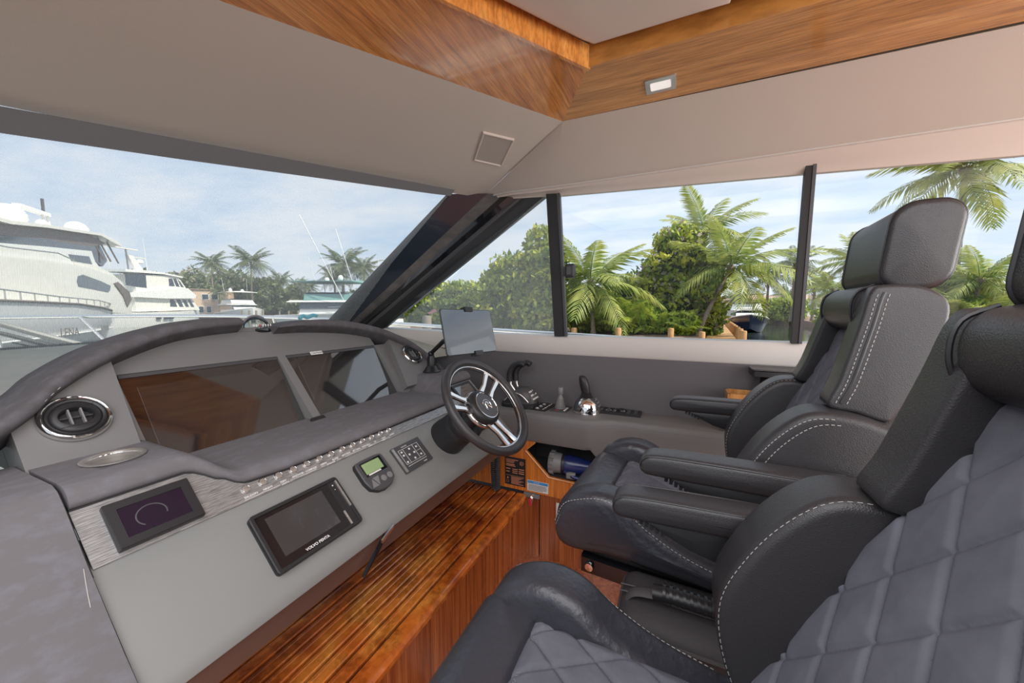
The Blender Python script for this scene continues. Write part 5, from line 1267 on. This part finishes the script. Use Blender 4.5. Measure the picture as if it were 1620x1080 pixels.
# ---------------------------------------------------------------- dock
dk = empty('dock', 'new timber dock walkway with round posts leading to the canal boat', 'dock')
p0, p1 = V(22.4, -2.15, -.42), V(62, -5.0, -.42); dd = (p1-p0).normalized(); pp = V(-dd.y, dd.x, 0)
m = M(); L = (p1-p0).length; n = int(L/.16)
for k in range(n): m.add(box(p0+dd*(.16*k+.08), (.145, 1.55, .05), Matrix.Rotation(math.atan2(dd.y, dd.x), 3, 'Z')))
m.build('deck_planks', PILE, dk, 0, kind='stuff')
for s in (-1, 1): M().add(prism([p0+pp*s*.7+V(0, 0, -.03), p0+pp*s*.8+V(0, 0, -.03), p1+pp*s*.8+V(0, 0, -.03), p1+pp*s*.7+V(0, 0, -.03)], (0, 0, -.22))).build('beam', PILE, dk)
for k in range(11):
    M().add(lathe([(.17, 0), (.17, 2.05), (.15, 2.10), (.0001, 2.12)], p0+dd*(.6+2.6*k)-pp*.98+V(0, 0, -1.5), (0, 0, 1), 14)).build('post', PILE, dk, 50)
for k in range(2):
    M().add(lathe([(.17, 0), (.17, 1.95), (.15, 2.0), (.0001, 2.02)], p0+dd*(.4+9*k)+pp*.98+V(0, 0, -1.5), (0, 0, 1), 14)).build('post', PILE, dk, 50)
locs = [(21.3, 5.6, 'first short timber post from the window mullion on the seawall'), (22.2, 3.2, 'middle short timber post on the seawall below the coconut palm'), (23.2, .4, 'short timber post on the seawall below the large flowering bush')]
for x, y, lb in locs:
    tag(M().add(lathe([(.17, 0), (.17, 1.55), (.14, 1.60), (.0001, 1.61)], V(x-.25, y, -1.35), (0, 0, 1), 14)).build('timber_post', PILE, None, 50), lb, 'post', 'short posts along the seawall')
tag(M().add(lathe([(.22, 0), (.22, 2.7), (.0001, 2.72)], V(14.6, 11.3, -1.7), (0, 0, 1), 14)).build('mooring_pile', PILEG, None, 50), 'old grey mooring pile seen through the triangular window left of the tablet', 'post')
t = empty('beach_umbrella', 'pink beach umbrella seen through the triangular side window', 'umbrella')
M().add(lathe([(1.5, .0), (.8, .45), (.05, .65), (.03, .7)], V(25, 17.5, 1.0), (0, 0, 1), 10)).build('canopy', mat('pink_canvas', (.60, .22, .24), .8), t, 0)
M().add(tube([V(25, 17.5, -.4), V(25, 17.5, 1.6)], .03, 6)).build('pole', GEL, t)
# far pilings
def piles(lst, cat_label, group):
    proto = None
    for x, y, h in lst:
        o = M().add(lathe([(.2, 0), (.2, h), (.0001, h+.03)], V(x, y, WZ-.2), (0, 0, 1), 10)).build('dock_piling', PILEG, None, 50)
        tag(o, cat_label, 'post', group)
piles([(66+i*1.15, 102-i*2.3, 2.6) for i in range(17)], 'old grey mooring piling along the far seawall across the water', 'pilings along the far seawall')
piles([(108+1.4*i, -19.5-1.5*i, 2.3+.2*(i % 2)) for i in range(7)], 'brown mooring piling by the far canal bank beyond the dock', 'pilings by the far canal bank')
piles([(46.5+.8*i, 84-1.0*i, 2.9) for i in range(4)], 'thick pale piling beside the pilothouse yacht', 'pale pilings by the pilothouse yacht')

# ---------------------------------------------------------------- buildings
def house(name, label, c, rot, sx, sy, h, wallm, roofm, wins, hip=1.2):
    t = empty(name, label, 'building'); R_ = Matrix.Rotation(math.radians(rot), 3, 'Z'); c = Vector(c)
    M().add(box(c+V(0, 0, h/2), (sx, sy, h), R_)).build('wall', wallm, t)
    pts = [c+R_ @ V(a*(sx/2+.4), b*(sy/2+.4), h) for a, b in ((-1, -1), (1, -1), (1, 1), (-1, 1))]
    top_ = [c+R_ @ V(a*(sx/2-hip*1.5), b*.3, h+hip) for a, b in ((-1, -1), (1, -1), (1, 1), (-1, 1))]
    M().add(loft([pts, top_])).build('roof', roofm, t, 0)
    for a, z, w_, hh in wins:
        f = M().add(box(c+R_ @ V(a, -sy/2-.03, z), (w_+.3, .12, hh+.3), R_)).build('window', GEL, t); M().add(box(c+R_ @ V(a, -sy/2-.08, z), (w_, .10, hh), R_)).build('pane', BOAG, f)
    return t
house('waterfront_building', 'peach stucco waterfront building between the white yachts', (56.0, 121, -.4), -35, 15, 8, 7.2, PEACH, PEACH, [(-4, 5.2, 1.2, 1.3), (2.2, 5.2, 1.3, 1.3), (4.2, 5.2, 1.3, 1.3), (1.2, 1.8, .9, 1.6), (2.8, 1.8, .9, 1.6)], .25)
house('house', 'low peach house among trees on the far shore', (84, 120, -.4), -30, 15, 8, 4.5, PEACH, ROOF, [(-5, 2.2, 1.6, 1.4), (-1, 2.2, 1.6, 1.4), (4, 2.2, 1.6, 1.4)])
house('house', 'tan roofed house behind the coconut palm', (42, 9, -.4), -70, 11, 8, 3.0, PEACH, ROOF, [(-3, 1.6, 1.4, 1.2), (2, 1.6, 1.4, 1.2)])
house('house', 'pale low house beyond the canal boat', (112, -22, -.4), -75, 22, 8, 4.2, GEL, ROOF, [(-6, 2.2, 1.6, 1.4), (0, 2.2, 1.6, 1.4), (6, 2.2, 1.6, 1.4)])

# ---------------------------------------------------------------- palms
rng = np.random.default_rng(5)
def frond_mesh(L, droop, rise, nl, llen, lw, curl=.3, wid=1.0):
    Vv = []; F = []
    def rc(u): return np.array([L*u*(1-.12*u*droop), 0, rise*L*u - droop*L*u*u])
    for k in range(16):   # rachis as thin 3-sided strip
        p = rc(k/15); w_ = .035*(1-k/16)*L/3.5
        Vv += [p+[0, w_, 0], p+[0, -w_, 0], p+[0, 0, -w_]]
    for k in range(15):
        a = 3*k
        for q in range(3): F.append((a+q, a+(q+1) % 3, a+3+(q+1) % 3, a+3+q))
    for k in range(nl):
        u = .12+.88*(k+.5)/nl; p = rc(u); d_ = rc(min(1, u+.02))-rc(u-.02); d_ /= np.linalg.norm(d_)
        ll = llen*(math.sin(PI*(.12+.86*u))**.55)*(.9+.2*rng.random())
        for s in (-1, 1):
            side = np.array([.55+.2*rng.random(), s*1.0, -.25-.35*rng.random()-curl*u]); side /= np.linalg.norm(side)
            q1 = p+side*ll*.5; q2 = p+side*ll+np.array([0, 0, -ll*.22]); wv = d_*lw
            n = len(Vv); Vv += [p-wv*.4, p+wv*.4, q1+wv, q1-wv, q2, q2+wv*.1]
            F += [(n, n+1, n+2, n+3), (n+3, n+2, n+5, n+4)]
    o = fastmesh('frond', Vv, F, LF_P); me = o.data; bpy.data.objects.remove(o); return me
FR_N = [frond_mesh(1, .40, .12, 30, .24, .017), frond_mesh(1, .62, .22, 30, .27, .017), frond_mesh(1, .80, .25, 30, .28, .017, .6)]
FR_F = [frond_mesh(1, .45, .15, 18, .27, .022), frond_mesh(1, .75, .25, 18, .29, .022), frond_mesh(1, .9, .25, 18, .28, .022, .6)]
for me in FR_F: me.materials.clear(); me.materials.append(LF_PD)
def palm(label, base, top, R_, nf, near=True, group=None, tr=.16, name='palm_tree', seed=0, ups=None):
    rg = random.Random(seed+17); t = empty(name, label, 'palm tree', group, loc=base); b = V(0, 0, 0); tp_ = Vector(top)-Vector(base)
    mid = b.lerp(tp_, .5)+V(tp_.x, tp_.y, 0)*-.12
    pth = [b.lerp(mid, u)*(1-u)+mid.lerp(tp_, u)*u for u in [k/9 for k in range(10)]]
    M().add(tube([p+V(0, 0, 0) for p in pth], [tr*(1.35 if k == 0 else 1.0-.035*k) for k in range(10)], 9)).build('trunk', TRUNK, t, 60)
    fr = FR_N if near else FR_F
    for k in range(nf):
        v = k/nf; az_ = k*2.399+rg.random()*.4; pitch = math.radians(66-92*v+rg.uniform(-8, 8))
        me = fr[0 if v < .35 else (1 if v < .7 else 2)]
        o = bpy.data.objects.new('frond', me); COL.objects.link(o); o.parent = t; o.location = tp_
        o.rotation_euler = (rg.uniform(-.3, .3), -pitch, az_); s = R_*rg.uniform(.85, 1.12); o.scale = (s, s, s)
    M().add(lathe([(tr*.7, -.5), (tr*1.5, -.15), (tr*1.4, .15), (.02, .45)], tp_, (0, 0, 1), 8)).build('crown_shaft', TRUNB, t)
    return t
palm('tall coconut palm with yellow green fronds just right of the window mullion', (24.0, 5.1, -.35), (24.2, 5.4, 3.0), 4.4, 22, seed=1)
palm('leaning coconut palm rising beside the wooden dock', (26.2, -1.1, -.4), (27.4, -2.9, 3.9), 4.4, 20, seed=2)
palm('palm crown showing above the top of the large flowering bush', (31.2, -1.4, -.3), (31.2, -1.5, 7.0), 3.8, 18, seed=3)
palm('tall royal palm towering above the far seat headrest', (42.3, -20.3, -.3), (42.3, -20.3, 12.4), 5.6, 24, seed=4, tr=.28)
palm('small coconut palm left of the far seat headrest', (47.8, -13.9, -.3), (47.8, -14.2, 3.3), 3.0, 18, seed=5)
palm('palm just behind the left side of the far headrest', (34.6, -11.4, -.3), (35.4, -11.9, 4.8), 3.2, 18, seed=6)
palm('palm among the foliage right of the far headrest', (36.2, -18.4, -.3), (36.2, -18.6, 3.2), 3.0, 20, seed=7)
for i, (x, y, h, R_, lb) in enumerate([(72.1, -13.0, 6.6, 4.2, 'distant palm standing above the canal boat'), (61.5, -14.0, 7.6, 3.6, 'distant palm left of the second window mullion'), (66, -17.5, 4.8, 3.2, 'short distant palm beside the canal bank bushes'), (91.5, -19.7, 4.2, 3.4, 'low distant palm behind the canal pilings'), (104.9, -13, 4.0, 4.0, 'faint palm behind the canal boat canopy')]):
    palm(lb, (x, y, -.3), (x+.4, y-.2, h), R_, 22, False, seed=20+i, tr=.22)
for i, (x, y, h, R_, lb) in enumerate([(66.5, 115, 15.2, 6.5, 'distant palm rising from the dark tree line behind the twin-domed yacht'), (58.5, 119, 14.2, 5.0, 'distant palm to the left of the tree line, above the peach building'), (56.4, 112, 6.4, 3.2, 'small palm before the peach building'), (52.5, 63.6, 7.6, 3.6, 'smaller dark palm standing left of the fishing boat'), (49.7, 58.0, 9.8, 5.0, 'tall dark palm beside the teal fishing boat'), (51.2, 54.2, 9.0, 4.0, 'palm behind the outriggers of the teal fishing boat'), (83, 127, 11.5, 4.8, 'distant palm left of the low peach house'), (85.5, 122, 9.5, 4.4, 'distant palm right behind the low peach house'), (78, 106, 8.2, 4.0, 'distant palm near the far seawall pilings')]):
    palm(lb, (x, y, -.3), (x+.3, y, h), R_, 22, False, seed=40+i, tr=.25)

def clump(label, base, R_, n, me_set, mt, seed):
    rg = random.Random(seed); t = empty('palm_clump', label, 'bush', None, loc=base)
    for k in range(n):
        me = me_set[k % 3]; o = bpy.data.objects.new('frond', me); COL.objects.link(o); o.parent = t
        o.location = (rg.uniform(-.5, .5), rg.uniform(-.9, .9), rg.uniform(0, .5)); o.rotation_euler = (rg.uniform(-.3, .3), -math.radians(rg.uniform(30, 82)), rg.uniform(0, 2*PI)); s = R_*rg.uniform(.7, 1.15); o.scale = (s, s, s)
    M().add(tube([V(0, 0, -.3), V(0, 0, .3)], .12, 7)).build('stem', TRUNB, t)
    return t
FR_Y = []
for me in FR_N:
    m2 = me.copy(); m2.materials.clear(); m2.materials.append(LF_B); FR_Y.append(m2)
clump('areca palm clump at ground level just right of the coconut palm trunk', (25.2, 3.9, -.1), 2.3, 22, FR_Y, LF_B, 1)
clump('bright areca palm clump below the middle of the flowering bush', (25.9, 2.4, -.1), 2.1, 20, FR_Y, LF_B, 2)
clump('areca palm clump beside the window mullion, left of the coconut palm', (25.0, 6.2, -.1), 2.4, 20, FR_Y, LF_B, 3)
clump('low bright fern clump at the right foot of the flowering bush', (26.0, .3, -.2), 1.7, 18, FR_Y, LF_B, 4)
clump('drooping palm fronds in the thicket right of the far headrest', (35.2, -18.0, .2), 3.2, 24, FR_N, LF_P, 5)

# ---------------------------------------------------------------- trees and bushes
def leaves(blobs, n, size, mt, parent, name='foliage', flat=.0, seed=0):
    rg = np.random.default_rng(seed); B = np.array(blobs, float); vol = B[:, 3]*B[:, 4]*B[:, 5]; pr_ = vol**.67; pr_ /= pr_.sum()
    k = rg.choice(len(B), n, p=pr_); d_ = rg.normal(size=(n, 3)); d_ /= np.linalg.norm(d_, axis=1)[:, None]
    r = .72+.34*rg.random(n)**1.0; r *= 1+.10*np.sin(d_[:, 0]*9+k)+.10*np.sin(d_[:, 2]*11+k*2)
    c = B[k, :3]+d_*r[:, None]*B[k, 3:6]
    a = rg.normal(size=(n, 3)); a /= np.linalg.norm(a, axis=1)[:, None]; a[:, 2] -= .25
    b = np.cross(a, rg.normal(size=(n, 3))); b /= np.linalg.norm(b, axis=1)[:, None]
    s = size*(.6+.8*rg.random(n))[:, None]
    Vv = np.stack([c-a*s*.5, c+b*s*.28, c+a*s*.5, c-b*s*.28], 1).reshape(-1, 3)
    F = np.arange(4*n).reshape(-1, 4)
    return fastmesh(name, Vv, F, mt, parent, 'stuff')
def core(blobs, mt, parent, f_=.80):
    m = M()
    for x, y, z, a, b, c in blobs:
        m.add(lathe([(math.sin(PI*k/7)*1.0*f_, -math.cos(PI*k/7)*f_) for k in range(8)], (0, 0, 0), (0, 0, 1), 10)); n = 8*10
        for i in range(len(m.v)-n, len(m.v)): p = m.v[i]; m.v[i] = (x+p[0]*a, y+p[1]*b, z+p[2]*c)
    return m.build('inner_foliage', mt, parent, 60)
def tree(name, label, cat, blobs, layers, base=None, core_m=None, group=None, seed=0):
    t = empty(name, label, cat, group)
    if core_m: core(blobs, core_m, t)
    for i, (n, size, mt, nm) in enumerate(layers): leaves(blobs, n, size, mt, t, nm, seed=seed*7+i)
    if base:
        bx_, by_, bz_ = base; top_ = V(*blobs[0][:3]); M().add(tube([V(bx_, by_, bz_), V(bx_, by_, bz_).lerp(top_, .5)+V(.2, .1, 0), top_], [.28, .2, .1], 8)).build('trunk', TRUNB, t)
        for q in blobs[1:4]: M().add(tube([V(bx_, by_, bz_).lerp(top_, .4), V(*q[:3])], [.12, .05], 6)).build('branch', TRUNB, t)
    return t
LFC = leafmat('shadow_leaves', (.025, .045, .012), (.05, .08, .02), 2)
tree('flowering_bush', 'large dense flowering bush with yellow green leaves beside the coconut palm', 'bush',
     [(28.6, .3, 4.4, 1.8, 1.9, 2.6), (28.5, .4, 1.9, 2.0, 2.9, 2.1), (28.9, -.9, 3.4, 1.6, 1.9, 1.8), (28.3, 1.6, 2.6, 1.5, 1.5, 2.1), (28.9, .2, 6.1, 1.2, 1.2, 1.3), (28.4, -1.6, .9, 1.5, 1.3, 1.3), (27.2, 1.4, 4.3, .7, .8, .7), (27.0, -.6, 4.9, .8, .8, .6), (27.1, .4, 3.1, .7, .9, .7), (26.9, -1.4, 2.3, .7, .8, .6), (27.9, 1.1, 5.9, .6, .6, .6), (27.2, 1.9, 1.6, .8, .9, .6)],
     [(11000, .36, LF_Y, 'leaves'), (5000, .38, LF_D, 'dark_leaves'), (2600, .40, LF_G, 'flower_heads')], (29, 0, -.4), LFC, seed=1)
tree('low_bush', 'yellow green croton bush on the ground right of the coconut palm trunk', 'bush', [(25.6, 3.5, .5, 1.0, 1.2, .9), (26.0, 2.3, .8, .9, .9, 1.1)], [(2600, .34, LF_B, 'leaves'), (900, .34, LF_Y, 'yellow_leaves')], None, LFC, seed=2)
tree('low_bush', 'fern clump between the window mullion and the coconut palm trunk', 'bush', [(25.6, 5.9, .6, 1.0, 1.3, 1.1), (26.3, 4.4, 1.0, 1.0, 1.3, 1.4)], [(2600, .36, LF_Y, 'leaves'), (1300, .38, LF_D, 'dark_leaves')], None, LFC, seed=3)
tree('low_bush', 'bright green shrub at the foot of the leaning palm', 'bush', [(26.2, -.2, .4, .9, 1.0, .8), (26.4, 1.3, .5, .8, 1.0, .8)], [(2600, .30, LF_B, 'leaves')], None, LFC, seed=4)
tree('hedge', 'mid green hedge and shrubs behind the coconut palm', 'hedge', [(33, 7.5, 1.3, 1.8, 3.0, 2.0), (33, 3.5, 1.7, 1.8, 3.0, 2.6), (34, 11, 1.6, 1.8, 3, 2.3)], [(6500, .42, LF_D, 'leaves'), (2500, .42, LF_B, 'light_leaves')], None, LFC, seed=5)
tree('broadleaf_tree', 'large broadleaf tree filling the triangular side window', 'tree',
     [(23.3, 10.0, 2.9, 2.1, 2.4, 2.3), (23.0, 8.2, 3.6, 1.6, 1.6, 2.0), (22.8, 11.6, 1.9, 1.8, 1.8, 1.9), (22.8, 8.6, .9, 1.6, 2.0, 1.3), (23.5, 8.6, 5.6, 1.1, 1.1, 1.3)],
     [(6500, .36, LF_Y, 'leaves'), (5500, .38, LF_D, 'dark_leaves')], (23, 9.5, -.4), None, seed=6)
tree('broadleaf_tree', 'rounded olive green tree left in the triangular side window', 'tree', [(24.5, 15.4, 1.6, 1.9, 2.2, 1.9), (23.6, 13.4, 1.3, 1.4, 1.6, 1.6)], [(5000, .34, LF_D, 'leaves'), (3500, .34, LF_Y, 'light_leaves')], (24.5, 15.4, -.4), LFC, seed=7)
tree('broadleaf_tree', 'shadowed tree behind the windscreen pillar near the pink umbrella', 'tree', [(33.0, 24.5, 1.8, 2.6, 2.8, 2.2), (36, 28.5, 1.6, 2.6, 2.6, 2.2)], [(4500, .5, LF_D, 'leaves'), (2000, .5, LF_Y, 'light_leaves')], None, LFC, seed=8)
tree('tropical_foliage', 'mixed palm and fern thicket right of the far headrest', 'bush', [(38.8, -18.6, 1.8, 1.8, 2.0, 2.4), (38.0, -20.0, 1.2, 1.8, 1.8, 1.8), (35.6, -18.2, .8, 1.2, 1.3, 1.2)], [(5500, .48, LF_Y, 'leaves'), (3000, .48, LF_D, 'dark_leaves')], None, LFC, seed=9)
tree('canal_bush', 'rounded green bushes on the canal bank left of the second mullion', 'bush', [(83, -15.6, 1.3, 2.6, 2.8, 2.2), (78.5, -17.6, 1.5, 2.2, 2.6, 2.3), (88, -14.2, .8, 2, 2, 1.6)], [(4200, .6, LF_B, 'leaves'), (1800, .6, LF_D, 'dark_leaves')], None, LFC, seed=10)
tree('canal_bush', 'bright green bushes behind the second mullion beside the small palm', 'bush', [(50, -15.8, .8, 2.2, 2.2, 1.5), (46, -14.6, .5, 1.6, 1.6, 1.1)], [(3600, .45, LF_B, 'leaves')], None, LFC, seed=11)
tree('tree_line', 'band of distant trees beyond the canal boat', 'trees', [(125, -14, 2.2, 4, 9, 3.2), (122, -30, 2.0, 4, 9, 3.2), (115, -42, 2.5, 4, 9, 3.5), (130, 4, 2.0, 4, 9, 3.2)], [(5000, 1.0, LF_F, 'leaves')], None, LFC, seed=12)
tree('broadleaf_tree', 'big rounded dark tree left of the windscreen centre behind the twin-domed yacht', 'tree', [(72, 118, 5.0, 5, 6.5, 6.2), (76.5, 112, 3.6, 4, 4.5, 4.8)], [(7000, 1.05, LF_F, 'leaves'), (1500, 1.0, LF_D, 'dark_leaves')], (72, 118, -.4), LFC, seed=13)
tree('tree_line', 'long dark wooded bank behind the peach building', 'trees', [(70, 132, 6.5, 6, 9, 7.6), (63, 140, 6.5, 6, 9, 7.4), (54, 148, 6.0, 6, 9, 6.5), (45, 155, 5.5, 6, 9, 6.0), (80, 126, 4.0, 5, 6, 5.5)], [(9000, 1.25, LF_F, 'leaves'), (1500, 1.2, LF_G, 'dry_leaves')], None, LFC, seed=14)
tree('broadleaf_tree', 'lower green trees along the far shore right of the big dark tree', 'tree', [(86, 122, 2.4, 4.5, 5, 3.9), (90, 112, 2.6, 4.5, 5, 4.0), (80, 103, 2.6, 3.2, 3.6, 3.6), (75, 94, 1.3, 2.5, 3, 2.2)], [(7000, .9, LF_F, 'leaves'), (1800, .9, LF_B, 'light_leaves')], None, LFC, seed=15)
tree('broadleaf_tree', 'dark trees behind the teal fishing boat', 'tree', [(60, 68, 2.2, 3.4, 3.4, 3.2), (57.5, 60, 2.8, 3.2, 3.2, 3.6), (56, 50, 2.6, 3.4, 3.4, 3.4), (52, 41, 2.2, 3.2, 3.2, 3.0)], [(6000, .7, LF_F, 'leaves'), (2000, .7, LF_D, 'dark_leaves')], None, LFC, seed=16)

# ------------------------------------------------------------------ origins: put every top-level thing's origin at its base
bpy.context.view_layer.update()
def meshes(o, acc):
    if o.type == 'MESH': acc.append(o)
    for c in o.children: meshes(c, acc)
    return acc
for o in [o for o in S.objects if o.parent is None and o.type in ('MESH', 'EMPTY')]:
    if tuple(o.location) != (0, 0, 0) or tuple(o.rotation_euler) != (0, 0, 0): continue
    ms = meshes(o, [])
    if not ms: continue
    lo = np.full(3, 1e9); hi = -lo; ok = True
    for q in ms:
        n = len(q.data.vertices); a = np.empty(n*3, np.float32); q.data.vertices.foreach_get('co', a); a = a.reshape(-1, 3)
        if n: lo = np.minimum(lo, a.min(0)); hi = np.maximum(hi, a.max(0))
    off = Vector(((lo[0]+hi[0])/2, (lo[1]+hi[1])/2, lo[2])); done = set()
    for q in ms:
        if q.data.name not in done: q.data.transform(Matrix.Translation(-off)); done.add(q.data.name)
    o.location = off
print('objects', len(S.objects), 'tris', sum(len(o.data.polygons) for o in S.objects if o.type == 'MESH'))
